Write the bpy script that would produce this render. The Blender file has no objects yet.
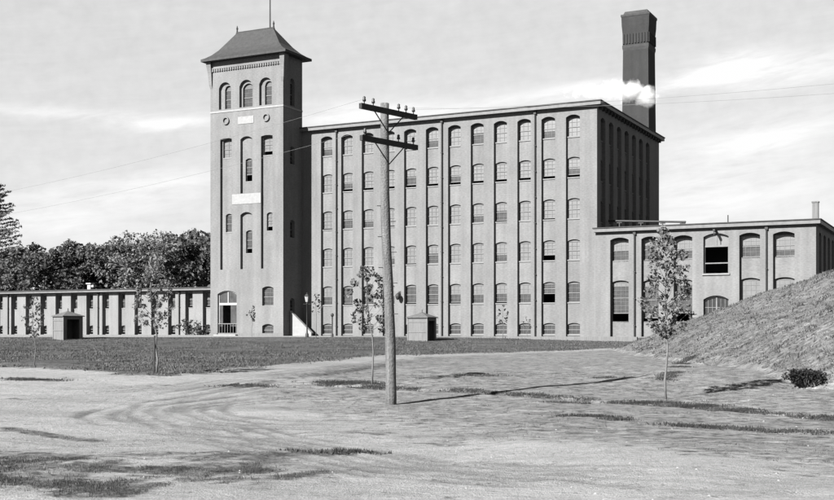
import bpy, math, random
import numpy as np
from mathutils import Vector, Matrix, noise as mnoise
random.seed(7); rng = np.random.default_rng(7)
C = bpy.context.scene.collection
S = bpy.context.scene
R = math.radians
F0, CX, HY = 1136.0, 417.0, 330.0        # focal (px), image centre x, horizon row of the 834x500 photograph

# ------------------------------------------------------------------ materials
def nodes_of(m):
    m.use_nodes = True
    return m.node_tree.nodes, m.node_tree.links
AF = .66                                  # a plate blind to red: brick, earth and leaves all read darker
def mat(name, val, var=.25, scale=3.0, rough=.85, bump=.0, bscale=None, streak=None, fine=0.0, spec=.2):
    val = val*AF
    m = bpy.data.materials.new(name); n, l = nodes_of(m)
    b = n['Principled BSDF']; b.inputs['Roughness'].default_value = rough
    b.inputs['Specular IOR Level'].default_value = spec
    tc = n.new('ShaderNodeTexCoord')
    mp = n.new('ShaderNodeMapping'); l.new(tc.outputs['Object'], mp.inputs['Vector'])
    if streak: mp.inputs['Scale'].default_value = streak
    t = n.new('ShaderNodeTexNoise'); t.inputs['Scale'].default_value = scale; t.inputs['Detail'].default_value = 7
    t.inputs['Roughness'].default_value = .62
    l.new(mp.outputs[0], t.inputs['Vector'])
    r = n.new('ShaderNodeMapRange'); r.inputs['From Min'].default_value = .3; r.inputs['From Max'].default_value = .7
    r.inputs['To Min'].default_value = val*(1-var); r.inputs['To Max'].default_value = val*(1+var)
    l.new(t.outputs['Fac'], r.inputs['Value'])
    out = r.outputs[0]
    if fine:
        t2 = n.new('ShaderNodeTexNoise'); t2.inputs['Scale'].default_value = scale*7; t2.inputs['Detail'].default_value = 3
        l.new(tc.outputs['Object'], t2.inputs['Vector'])
        r2 = n.new('ShaderNodeMapRange'); r2.inputs['From Min'].default_value = .3; r2.inputs['From Max'].default_value = .7
        r2.inputs['To Min'].default_value = 1-fine; r2.inputs['To Max'].default_value = 1+fine
        l.new(t2.outputs['Fac'], r2.inputs['Value'])
        mu = n.new('ShaderNodeMath'); mu.operation = 'MULTIPLY'; l.new(out, mu.inputs[0]); l.new(r2.outputs[0], mu.inputs[1]); out = mu.outputs[0]
    l.new(out, b.inputs['Base Color'])
    if bump:
        bt = n.new('ShaderNodeTexNoise'); bt.inputs['Scale'].default_value = bscale or scale*6; bt.inputs['Detail'].default_value = 5
        l.new(tc.outputs['Object'], bt.inputs['Vector'])
        bp = n.new('ShaderNodeBump'); bp.inputs['Strength'].default_value = bump; bp.inputs['Distance'].default_value = .05
        l.new(bt.outputs['Fac'], bp.inputs['Height']); l.new(bp.outputs[0], b.inputs['Normal'])
    return m
def brick_mat(name, val):
    val = val*AF
    m = bpy.data.materials.new(name); n, l = nodes_of(m)
    b = n['Principled BSDF']; b.inputs['Roughness'].default_value = .9; b.inputs['Specular IOR Level'].default_value = .1
    tc = n.new('ShaderNodeTexCoord')
    def noise(scale, sc, lo, hi, det=5):
        mp = n.new('ShaderNodeMapping'); mp.inputs['Scale'].default_value = sc; l.new(tc.outputs['Object'], mp.inputs['Vector'])
        t = n.new('ShaderNodeTexNoise'); t.inputs['Scale'].default_value = scale; t.inputs['Detail'].default_value = det
        l.new(mp.outputs[0], t.inputs['Vector'])
        r = n.new('ShaderNodeMapRange'); r.inputs['From Min'].default_value = .3; r.inputs['From Max'].default_value = .7
        r.inputs['To Min'].default_value = lo; r.inputs['To Max'].default_value = hi; l.new(t.outputs['Fac'], r.inputs['Value'])
        return r.outputs[0]
    def mul(a, c):
        mu = n.new('ShaderNodeMath'); mu.operation = 'MULTIPLY'; l.new(a, mu.inputs[0]); l.new(c, mu.inputs[1]); return mu.outputs[0]
    # brick courses: single bricks of different burn
    bands = noise(1, (4, 4, 12), .89, 1.11, 1)
    big = noise(.18, (1, 1, .6), .93, 1.07)
    stain = mul(noise(.9, (1.6, 1.6, .10), .86, 1.10), noise(.5, (1, 1, 1.4), .93, 1.06, 8))
    o = mul(mul(bands, big), stain)
    mu = n.new('ShaderNodeMath'); mu.operation = 'MULTIPLY'; l.new(o, mu.inputs[0]); mu.inputs[1].default_value = val
    l.new(mu.outputs[0], b.inputs['Base Color'])
    bt = n.new('ShaderNodeTexNoise'); bt.inputs['Scale'].default_value = 9; l.new(tc.outputs['Object'], bt.inputs['Vector'])
    bp = n.new('ShaderNodeBump'); bp.inputs['Strength'].default_value = .12; bp.inputs['Distance'].default_value = .03
    l.new(bt.outputs['Fac'], bp.inputs['Height']); l.new(bp.outputs[0], b.inputs['Normal'])
    return m
def leaf_mat(name, val, var=.5, trans=.25, scale=1.2):
    m = mat(name, val, var, scale, .85, spec=.08)
    n, l = m.node_tree.nodes, m.node_tree.links
    b = n['Principled BSDF']
    geo = n.new('ShaderNodeNewGeometry')
    r = n.new('ShaderNodeMapRange'); r.inputs['To Min'].default_value = .75; r.inputs['To Max'].default_value = 1.25
    l.new(geo.outputs['Random Per Island'], r.inputs['Value'])
    src = b.inputs['Base Color'].links[0].from_socket
    mu = n.new('ShaderNodeMath'); mu.operation = 'MULTIPLY'; l.new(src, mu.inputs[0]); l.new(r.outputs[0], mu.inputs[1])
    l.new(mu.outputs[0], b.inputs['Base Color'])
    tr = n.new('ShaderNodeBsdfTranslucent'); l.new(mu.outputs[0], tr.inputs['Color'])
    mx = n.new('ShaderNodeMixShader'); mx.inputs[0].default_value = trans
    l.new(b.outputs[0], mx.inputs[1]); l.new(tr.outputs[0], mx.inputs[2])
    l.new(mx.outputs[0], n['Material Output'].inputs['Surface'])
    return m
M = dict(
    brick=brick_mat('brick', .125), brick_pale=brick_mat('pale_brick', .145),
    chimney=brick_mat('sooty_brick', .027),
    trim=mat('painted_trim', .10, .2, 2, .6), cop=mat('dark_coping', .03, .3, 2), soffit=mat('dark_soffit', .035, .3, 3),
    stone=mat('pale_stone', .19, .12, 3), sill=mat('stone_sill', .15, .15, 3),
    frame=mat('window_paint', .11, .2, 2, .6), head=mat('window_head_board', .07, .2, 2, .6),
    paneA=mat('drawn_blind_glass', .100, .18, 1.4, .3, spec=.5), paneB=mat('dusty_glass', .038, .35, 1.6, .22, spec=.5),
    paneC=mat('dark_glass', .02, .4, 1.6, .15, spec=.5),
    slate=mat('slate_roof', .027, .22, 2.5, .75, .3, 12, fine=.25), pipe=mat('iron_pipe', .022, .3, 4, .6),
    roof=mat('tar_roof', .05, .3, 2), wood=mat('weathered_pole', .085, .4, 3, .85, .6, 22, streak=(6, 6, .35), fine=.25),
    arm=mat('crossarm_timber', .022, .4, 5, .8), glassins=mat('insulator_glass', .03, .2, 5, .45, spec=.2),
    board=mat('hut_boards', .105, .25, 2, .8, .3, streak=(7, 7, .4)), hutroof=mat('hut_roof', .075, .3, 4),
    white=mat('white_paint', .26, .1, 3, .5), bark=mat('bark', .075, .4, 6, .9, .5), barkpale=mat('pale_bark', .10, .3, 6, .9, .4),
    leaf=leaf_mat('dark_leaves', .072, .5, .2, .35), leaf2=leaf_mat('mid_leaves', .085, .5, .2, .35), leafpale=leaf_mat('pale_leaves', .13, .35, .35, 2),
    leafyoung=leaf_mat('young_leaves', .08, .5, .3, 2), leafwispy=leaf_mat('wispy_leaves', .15, .4, .3, .5), needles=leaf_mat('pine_needles', .10, .4, .15, 1),
    grass=leaf_mat('grass_blades', .085, .45, .3, .5), weeds=leaf_mat('weed_leaves', .045, .5, .25, 1), dry=leaf_mat('dry_grass_blades', .115, .3, .3, .5),
    leafshade=leaf_mat('hollow_shade_leaves', .012, .4, .1, 1), wire=mat('wire', .12, .1, 3, .5), floor=mat('inside_floor', .03, .2, 1),
)
# ------------------------------------------------------------------ object helpers
def tag(o, label=None, cat=None, group=None, kind=None):
    if label: o['label'] = label
    if cat: o['category'] = cat
    if group: o['group'] = group
    if kind: o['kind'] = kind
    return o
def empty(name, loc, rz=0.0, **k):
    o = bpy.data.objects.new(name, None); C.objects.link(o); o.location = loc; o.rotation_euler = (0, 0, rz)
    o.empty_display_size = .3
    return tag(o, **k)
class MB:
    def __init__(s): s.v = []; s.f = []
    def add(s, vs, fs):
        k = len(s.v); s.v += [tuple(p) for p in vs]; s.f += [tuple(i+k for i in f) for f in fs]; return s
    def quad(s, a, b, c, d): return s.add([a, b, c, d], [(0, 1, 2, 3)])
    def box(s, x0, x1, y0, y1, z0, z1):
        return s.add([(x0,y0,z0),(x1,y0,z0),(x1,y1,z0),(x0,y1,z0),(x0,y0,z1),(x1,y0,z1),(x1,y1,z1),(x0,y1,z1)],
                     [(0,3,2,1),(4,5,6,7),(0,1,5,4),(1,2,6,5),(2,3,7,6),(3,0,4,7)])
    def tube(s, pts, rad, n=8):
        pts = [Vector(p) for p in pts]; rings = []
        for i, p in enumerate(pts):
            d = (pts[min(i+1, len(pts)-1)] - pts[max(i-1, 0)]).normalized()
            a = d.orthogonal().normalized() if abs(d.z) < .99 else Vector((1, 0, 0)); b = d.cross(a)
            r = rad[i] if isinstance(rad, (list, tuple)) else rad
            rings.append([p + (a*math.cos(t)+b*math.sin(t))*r for t in [2*math.pi*k/n for k in range(n)]])
        vs = [q for r in rings for q in r]; fs = []
        for i in range(len(pts)-1):
            for k in range(n):
                fs.append((i*n+k, i*n+(k+1) % n, (i+1)*n+(k+1) % n, (i+1)*n+k))
        fs.append(tuple(range(n-1, -1, -1))); fs.append(tuple((len(pts)-1)*n+k for k in range(n)))
        return s.add(vs, fs)
    def lathe(s, prof, n=12, c=(0, 0, 0)):
        vs = []; fs = []
        for r, z in prof:
            for k in range(n):
                t = 2*math.pi*k/n; vs.append((c[0]+r*math.cos(t), c[1]+r*math.sin(t), c[2]+z))
        for i in range(len(prof)-1):
            for k in range(n): fs.append((i*n+k, i*n+(k+1) % n, (i+1)*n+(k+1) % n, (i+1)*n+k))
        return s.add(vs, fs)
    def build(s, name, m, parent=None, loc=None, smooth=False, off=None):
        me = bpy.data.meshes.new(name)
        v = s.v if off is None else [(a-off[0], b-off[1], c-off[2]) for a, b, c in s.v]
        me.from_pydata(v, [], s.f); me.materials.append(m); me.update()
        if smooth: me.polygons.foreach_set('use_smooth', [True]*len(me.polygons))
        o = bpy.data.objects.new(name, me); C.objects.link(o)
        if parent: o.parent = parent
        if loc: o.location = loc
        return o
def np_mesh(name, V, Fq, m, parent=None, loc=None):
    me = bpy.data.meshes.new(name); k = Fq.shape[1]
    me.vertices.add(len(V)); me.vertices.foreach_set('co', np.asarray(V, np.float32).ravel())
    me.loops.add(Fq.size); me.loops.foreach_set('vertex_index', Fq.astype(np.int32).ravel())
    me.polygons.add(len(Fq)); me.polygons.foreach_set('loop_start', np.arange(0, Fq.size, k, dtype=np.int32))
    me.update(calc_edges=True); me.validate(); me.materials.append(m)
    o = bpy.data.objects.new(name, me); C.objects.link(o)
    if parent: o.parent = parent
    if loc: o.location = loc
    return o
def copy_tree(o, parent=None):
    c = o.copy(); C.objects.link(c)
    if parent: c.parent = parent
    for ch in list(o.children): copy_tree(ch, c)
    return c

# ------------------------------------------------------------------ terrain
PD = [0, 15, 25, 34, 38, 43, 60, 80, 100, 106, 112, 3000]
PZ = [-2.25, -2.25, -2.25, -2.17, -2.0, -1.74, -1.47, -1.24, -1.0, -.68, -.62, -.62]
def zprof(D): return np.interp(D, PD, PZ)
def g2(px, py):                                   # same on the finished terrain, embankment included
    D = np.linspace(10, 110, 6000); X = (px-CX)/F0*D; e = HY - F0*height(X, D)/D - py
    i = int(np.argmax(e < 0)); return float(X[i]), float(D[i])
def gpt(px, py):                                  # where a sight line meets the flat-across ground profile
    Ds = np.linspace(8, 130, 4000); e = HY + F0*(-zprof(Ds))/Ds - py
    i = int(np.argmax(e < 0)); D = float(Ds[i]); return ((px-CX)/F0*D, D)
def poly_pts(l): return [gpt(*p) for p in l]
def dseg(X, Y, pts):                              # distance and signed side to a polyline
    best = np.full(np.shape(X), 1e9); side = np.zeros(np.shape(X))
    for (x0, y0), (x1, y1) in zip(pts[:-1], pts[1:]):
        dx, dy = x1-x0, y1-y0; L = dx*dx+dy*dy
        t = np.clip(((X-x0)*dx+(Y-y0)*dy)/L, 0, 1)
        d = np.hypot(X-x0-t*dx, Y-y0-t*dy); sd = np.sign(dx*(Y-y0)-dy*(X-x0))
        side = np.where(d < best, sd, side); best = np.minimum(best, d)
    return best, side
ditch = poly_pts([(318, 384), (395, 388), (440, 391), (480, 394), (560, 399), (640, 404), (720, 409), (834, 418)]); ditch.append((ditch[-1][0]+14, ditch[-1][1]-6))
lawn_edge = [(-60, 52)] + poly_pts([(-60, 363), (0, 366), (60, 371), (150, 376), (230, 371), (300, 366), (400, 356), (560, 351), (640, 348)])
track = poly_pts([(230, 372), (300, 367), (400, 356.5), (560, 351), (625, 348)])
sand_edge = poly_pts([(110, 384), (200, 392), (300, 398), (360, 410)]) 
road_low = poly_pts([(270, 402), (330, 425), (420, 437), (560, 448), (700, 462), (834, 476)]); road_low.append((road_low[-1][0]+12, road_low[-1][1]-3))
_nz = np.random.default_rng(3)
_w = [(_nz.normal(size=2), _nz.uniform(0, 6.28)) for _ in range(40)]
def wav(X, Y, f, i0, n=10):
    s = 0
    for k in range(i0, i0+n):
        d, p = _w[k % 40]; s = s + np.sin((X*d[0]+Y*d[1])*f + p + .7*np.sin(X*f*.37+k))
    return s/n**.5
def ruts(X, Y):
    s = np.zeros(np.shape(X))
    for k, (cx, cy, rx, ry) in enumerate([(-2.6, 31, 3.6, 4.6), (-2.6, 31, 4.1, 5.1), (-2.8, 31, 2.9, 3.6), (-2.8, 31, 4.8, 5.9), (-2.4, 30.5, 5.4, 6.7), (-3, 31.3, 2.3, 2.9), (-2.5, 31, 6.2, 7.6)]):
        r = np.hypot((X-cx)/rx, (Y-cy)/ry); dd = np.abs(r-1-.03*wav(X, Y, .5, k))*rx; s = np.maximum(s, np.exp(-(dd/.17)**2)*np.clip((-1.5-X)/2, 0, 1)*np.clip(.55+.5*wav(X, Y, .8, k+3), 0, 1))
    for k, (pl, wd_) in enumerate(RUTL):
        dd, _ = dseg(X, Y, pl); dd = np.abs(dd+.12*wav(X, Y, .6, k)-wd_); s = np.maximum(s, .8*np.exp(-(dd/.16)**2)*np.clip(.6+.5*wav(X, Y, .9, k+8), 0, 1))
    return s
_ra = poly_pts([(-30, 386), (100, 392), (200, 384), (300, 372), (400, 362)]); _rb = poly_pts([(170, 420), (280, 446), (420, 462), (600, 474), (834, 492)]); _rc = poly_pts([(-20, 437), (100, 446), (250, 441), (330, 436)])
_rd = poly_pts([(520, 474), (420, 464), (330, 452), (230, 434), (178, 413), (192, 397), (260, 383), (340, 371), (400, 361)])
RUTL = [(_rd, .2), (_rd, .75), (_rd, 1.3), (_ra, .3), (_ra, .9), (_rb, .35), (_rb, .9), (_rc, .2), (_rc, .6)]
def smin(a, b, k=1.0):
    h = np.clip(.5+.5*(b-a)/k, 0, 1); return b*(1-h)+a*h-k*h*(1-h)
# embankment: rises away from its left foot and its front foot, falls again to the back
def lawn_side(X, Y):
    d, _ = dseg(X, Y, lawn_edge); xs, ys = zip(*lawn_edge)
    return d, np.sign(Y - np.interp(X, xs, ys))
def mound(X, Y):
    wob = .40*wav(X, Y, .35, 3)+.16*wav(X, Y, 1.3, 9)+.05*wav(X, Y, 4.1, 17)
    left = (X - 12.7) + wob
    fx, fy = 9.6, 41.5; nx, ny = .56, .83
    front = (X-fx)*nx+(Y-fy)*ny + wob + .8
    back = (75 + .25*(X-10)) - Y + wob
    h = smin(smin(left*.43, front*.52, 1.6), back*.45, 1.5)
    h = smin(h, 6.4+0*X, 1.0)
    return np.maximum(h, 0)*np.clip((X-6)/4, 0, 1)
def height(X, Y):
    z = zprof(Y + 0*X)
    near = np.clip((75-Y)/30, 0, 1)
    z = z + near*(.05*wav(X, Y, .25, 0)+.018*wav(X, Y, 1.1, 7)+.008*wav(X, Y, 3.3, 15))
    d, s = dseg(X, Y, ditch); z = z - .07*np.exp(-(d/.25)**2)
    d, s = lawn_side(X, Y); z = z + near*.10*(1/(1+np.exp(-np.clip(d*s*4, -50, 50))))*(Y < 90)*np.clip((6-X)/6, 0, 1)
    # wheel ruts curving over the bare ground
    z = z - .06*ruts(X, Y)
    gd, _ = dseg(X, Y, [(9.6, 42.6), (10.8, 44.4), (12.3, 47.5), (13.2, 51)]); mo = mound(X, Y)
    z = z - .45*np.exp(-(((X-13.1)/.8)**2+((Y-38.4)/.5)**2))
    return z + mo - .38*np.exp(-(gd/.42)**2)*np.clip(mo/.3, 0, 1)
def h1(x, y): return float(height(np.array([x], float), np.array([y], float))[0])
def axis(lo, hi, near_lo, near_hi, step, grow=1.12):
    a = list(np.arange(near_lo, near_hi+1e-6, step)); s = step; x = a[-1]
    while x < hi: s *= grow; x += s; a.append(x)
    s = step; x = a[0]
    while x > lo: s *= grow; x -= s; a.insert(0, x)
    return np.array(a)
ax = axis(-1500, 1500, -15, 20, .11, 1.09); ay = axis(-200, 2500, 12, 48, .13, 1.035)
GX, GY = np.meshgrid(ax, ay); GZ = height(GX, GY)
STREAK = [(poly_pts(p), w, a) for p, w, a in (
    ([(215, 389), (255, 384), (300, 376), (375, 366), (430, 358)], .45, .7), ([(150, 386), (215, 381), (240, 379)], .25, .5), ([(15, 402), (35, 402)], .3, .7), ([(20, 379), (52, 381)], .5, .8),  # first streak: shade below the track berm, painted as dark turf
    ([(0, 431), (50, 437), (110, 443)], .25, .75), ([(20, 446), (5, 462)], .1, .6), ([(-40, 466), (30, 466), (80, 461)], .22, .8),
    ([(80, 461), (180, 456), (250, 452)], .16, .6), ([(80, 470), (160, 471), (250, 470)], .5, .75), ([(230, 456), (300, 453), (370, 449)], .3, .8), ([(100, 478), (250, 480), (330, 470)], .35, .45),
    ([(-40, 486), (40, 484), (110, 492)], .55, 1.1), ([(270, 402), (340, 431), (420, 436)], .3, .3), ([(440, 440), (560, 452), (700, 462)], .5, .3),
    ([(520, 446), (600, 451), (680, 455)], .35, .45), ([(600, 432), (660, 440), (720, 441)], .3, .5), ([(760, 470), (810, 477)], .12, .7))]
def masks(X, Y):
    lawn_d, lawn_s = lawn_side(X, Y); n1 = .5*wav(X, Y, .9, 5)+.3*wav(X, Y, 3.0, 12)
    lawn = 1/(1+np.exp(-np.clip((lawn_d*lawn_s*1.0+n1*.8)*3, -50, 50))); lawn = np.where(Y > 106.5, 0.0, lawn)
    rd, rs = dseg(X, Y, road_low); dd, ds = dseg(X, Y, ditch)
    td, _ = dseg(X, Y, track)
    trk = np.exp(-(td/1.1)**2)
    m = mound(X, Y)
    # verge grass: right of the ruts, between track and lower sand
    verge = 1/(1+np.exp(-(rd*rs*.9+n1*1.3)*1.6)) * 1/(1+np.exp(-((X+5.5+.0*Y)+n1*.8)*1.5))*(1-lawn)
    g = np.clip(verge*.55, 0, 1)
    g = np.maximum(g, lawn); g = g*(1-.8*trk)
    g = np.where(m > .15, np.maximum(g, .72), g)
    # streaks and patches of scrub, plus painted berm shade, on the bare ground
    for pl_, w_, a_ in STREAK:
        sd_, _ = dseg(X, Y, pl_); g = np.maximum(g, np.clip(np.exp(-((sd_+.15*n1)/(w_*1.5))**2)*(a_*.85+.8*n1), 0, 1))
    sc = np.clip((21.2-Y)/1.2, 0, 1)*np.clip((Y-15.5)/.8, 0, 1)*np.clip((-1.0-X)/1.8, 0, 1)*(.42+.5*n1+.25*wav(X, Y, 5.0, 20)); g = np.maximum(g, np.clip(sc, 0, 1))
    dv = np.exp(-(dd/.3)**2)*(.12+.3*n1); g = np.maximum(g, dv)
    return np.clip(g, 0, 1), lawn, m
G, LW, MO = masks(GX, GY)
RT = ruts(GX, GY); _sk = np.zeros(GX.shape)
for pl_, w_, a_ in STREAK: _sk = np.maximum(_sk, np.exp(-(dseg(GX, GY, pl_)[0]/(w_*1.6))**2)*min(1, a_))
MW = np.clip(np.maximum(LW, _sk)*(MO < .1), 0, 1)  # mown lawn plus dark streaks, the painted berm shade among them
def ground_mat():
    m = bpy.data.materials.new('earth_and_turf'); n, l = nodes_of(m)
    b = n['Principled BSDF']; b.inputs['Roughness'].default_value = .95; b.inputs['Specular IOR Level'].default_value = .05
    tc = n.new('ShaderNodeTexCoord')
    at = n.new('ShaderNodeAttribute'); at.attribute_name = 'turf'
    a2 = n.new('ShaderNodeAttribute'); a2.attribute_name = 'mown'; a3 = n.new('ShaderNodeAttribute'); a3.attribute_name = 'rut'
    def noise(scale, det, lo, hi, sc=(1, 1, 1), rg=.65):
        mp = n.new('ShaderNodeMapping'); mp.inputs['Scale'].default_value = sc; l.new(tc.outputs['Object'], mp.inputs['Vector'])
        t = n.new('ShaderNodeTexNoise'); t.inputs['Scale'].default_value = scale; t.inputs['Detail'].default_value = det; t.inputs['Roughness'].default_value = rg
        l.new(mp.outputs[0], t.inputs['Vector'])
        r = n.new('ShaderNodeMapRange'); r.inputs['From Min'].default_value = .32; r.inputs['From Max'].default_value = .68
        r.inputs['To Min'].default_value = lo; r.inputs['To Max'].default_value = hi; l.new(t.outputs['Fac'], r.inputs['Value']); return r.outputs[0]
    def op(o, a, c):
        mu = n.new('ShaderNodeMath'); mu.operation = o
        for i, q in enumerate((a, c)):
            if isinstance(q, (int, float)): mu.inputs[i].default_value = q
            else: l.new(q, mu.inputs[i])
        return mu.outputs[0]
    sand = op('MULTIPLY', noise(.35, 7, .165, .25, (.6, 1.3, 1), .7), op('MULTIPLY', noise(4, 7, .78, 1.15, (.5, 1.2, 1), .75), noise(32, 4, .68, 1.22)))
    turf = op('MULTIPLY', op('MULTIPLY', noise(.5, 7, .042, .095, (.6, 1.2, 1), .7), noise(.16, 4, .85, 1.25, (.5, 1, 1))), op('MULTIPLY', noise(3, 7, .5, 1.4, (.6, 1, 1), .75), noise(16, 4, .5, 1.45)))
    dry = op('MULTIPLY', noise(.6, 6, .088, .145), op('MULTIPLY', noise(3, 8, .6, 1.25, (.9, .9, .9), .75), noise(18, 4, .5, 1.35)))
    mt = n.new('ShaderNodeMix'); mt.data_type = 'FLOAT'; l.new(a2.outputs['Fac'], mt.inputs[0]); l.new(dry, mt.inputs[2]); l.new(turf, mt.inputs[3]); turf = mt.outputs[0]
    sand = op('MULTIPLY', sand, op('SUBTRACT', 1.0, op('MULTIPLY', a3.outputs['Fac'], .5)))
    # turf breaks up into tufts over bare soil
    f = op('ADD', at.outputs['Fac'], op('MULTIPLY', op('SUBTRACT', noise(3.2, 8, 0, 1, (.6, 1, 1), .75), .5), .75))
    rr = n.new('ShaderNodeMapRange'); rr.interpolation_type = 'SMOOTHSTEP'; rr.inputs['From Min'].default_value = .25; rr.inputs['From Max'].default_value = .75; l.new(f, rr.inputs['Value'])
    mx = n.new('ShaderNodeMix'); mx.data_type = 'FLOAT'; l.new(rr.outputs[0], mx.inputs[0]); l.new(sand, mx.inputs[2]); l.new(turf, mx.inputs[3])
    # dark stubble and clods dotted over everything
    spk = n.new('ShaderNodeTexNoise'); spk.inputs['Scale'].default_value = 5.5; spk.inputs['Detail'].default_value = 6; spk.inputs['Roughness'].default_value = .7
    mp = n.new('ShaderNodeMapping'); mp.inputs['Scale'].default_value = (.8, .7, 1); l.new(tc.outputs['Object'], mp.inputs['Vector']); l.new(mp.outputs[0], spk.inputs['Vector'])
    thr = op('SUBTRACT', .60, op('MULTIPLY', rr.outputs[0], .10))
    sk = n.new('ShaderNodeMapRange'); l.new(op('SUBTRACT', spk.outputs['Fac'], thr), sk.inputs['Value']); sk.inputs['From Max'].default_value = .07
    fin = op('MULTIPLY', mx.outputs[0], op('MULTIPLY', op('SUBTRACT', 1.0, op('MULTIPLY', sk.outputs[0], .5)), AF*1.08))
    l.new(fin, b.inputs['Base Color'])
    bp = n.new('ShaderNodeBump'); bp.inputs['Strength'].default_value = .55; bp.inputs['Distance'].default_value = .05
    l.new(op('ADD', noise(7, 6, 0, 1), op('MULTIPLY', noise(40, 3, 0, 1), .5)), bp.inputs['Height']); l.new(bp.outputs[0], b.inputs['Normal'])
    return m
GM = ground_mat()
ny, nx = GX.shape
idx = np.arange(ny*nx).reshape(ny, nx)
Q = np.stack([idx[:-1, :-1], idx[:-1, 1:], idx[1:, 1:], idx[1:, :-1]], -1).reshape(-1, 4)
V = np.stack([GX, GY, GZ], -1).reshape(-1, 3)
gm, mm, lm = G.ravel(), MO.ravel(), LW.ravel()
fm, fg, fl = mm[Q].mean(1), gm[Q].mean(1), lm[Q].mean(1)
fy = V[:, 1][Q].mean(1)
kind = np.where(fm > .15, 2, np.where((fg < .45) & (fy < 60) & (fl < .5), 1, 0))
for k, nm in ((0, 'ground'), (1, 'dirt_road'), (2, 'embankment')):
    q = Q[kind == k]; u, inv = np.unique(q, return_inverse=True)
    o = np_mesh(nm, V[u], inv.reshape(q.shape), GM); o['kind'] = 'structure'
    o.data.polygons.foreach_set('use_smooth', [True]*len(o.data.polygons))
    for an_, av_ in (('turf', gm), ('mown', MW.ravel()), ('rut', RT.ravel())):
        a = o.data.attributes.new(an_, 'FLOAT', 'POINT'); a.data.foreach_set('value', av_[u].astype(np.float32))
    o['label'] = {0: 'rough lawn and verge ground', 1: 'pale bare earth road with wheel ruts', 2: 'grassy earth embankment at the right'}[k]

# ------------------------------------------------------------------ mill frame of reference
TH = -math.atan2(.448, .894); UX, UY = .8940, -.4480; OX, OY = 17.05, 107.6; BZ = -.62
def w2(u, v, z=0): return (OX+UX*u-UY*v, OY+UY*u+UX*v, z)
def pu(px, v=0.0):
    k = (px-CX)/F0; return (k*(OY+UX*v)-OX+UY*v)/(UX-UY*k)
def pz(px, py, v=0.0):
    u = pu(px, v); return (HY-py)*(OY+UY*u+UX*v)/F0
def arch_curve(sa, sb, zs, zc, n=8):
    """segment arch from springing zs to crown zc"""
    w = (sb-sa)/2; r = zc-zs
    if r <= 0: return [(sa, zc), (sb, zc)]
    Rr = (w*w+r*r)/(2*r); c = zc-Rr; out = []
    for i in range(n+1):
        s = -w+2*w*i/n; out.append((sa+w+s, c+math.sqrt(max(Rr*Rr-s*s, 0))))
    return out
def layer(mb, s0, s1, z0, z1, cols, d, th, Fm):
    """wall skin at depth d pierced by holes with reveals of depth th. cols: [(ca,cb,[(sa,sb,za,zb,rise)...])]"""
    def q(a, b, za, zb):
        if b-a > 1e-4 and zb-za > 1e-4: mb.quad(Fm(a, d, za), Fm(b, d, za), Fm(b, d, zb), Fm(a, d, zb))
    cur = s0
    for ca, cb, holes in cols:
        q(cur, ca, z0, z1); zc = z0
        for (sa, sb, za, zb, rise) in holes:
            q(ca, cb, zc, za); q(ca, sa, za, zb); q(sb, cb, za, zb)
            arc = arch_curve(sa, sb, zb-rise, zb)
            if rise > 0:
                for (p, zp), (r, zr) in zip(arc[:-1], arc[1:]):
                    mb.quad(Fm(p, d, zp), Fm(r, d, zr), Fm(r, d, zb), Fm(p, d, zb))
            loop = [(sa, za)] + arc + [(sb, za)]
            for i in range(len(loop)):
                (p, zp), (r, zr) = loop[i], loop[(i+1) % len(loop)]
                if i == len(loop)-1 and za <= z0+1e-4: continue
                mb.quad(Fm(p, d, zp), Fm(p, d+th, zp), Fm(r, d+th, zr), Fm(r, d, zr))
            zc = zb
        q(ca, cb, zc, z1); cur = cb
    q(cur, s1, z0, z1)
front = lambda v0: (lambda s, d, z: (s, v0+d, z))
right = lambda u0, v0: (lambda s, d, z: (u0-d, v0+s, z))
left = lambda u0, v0: (lambda s, d, z: (u0+d, v0-s, z))

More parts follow.
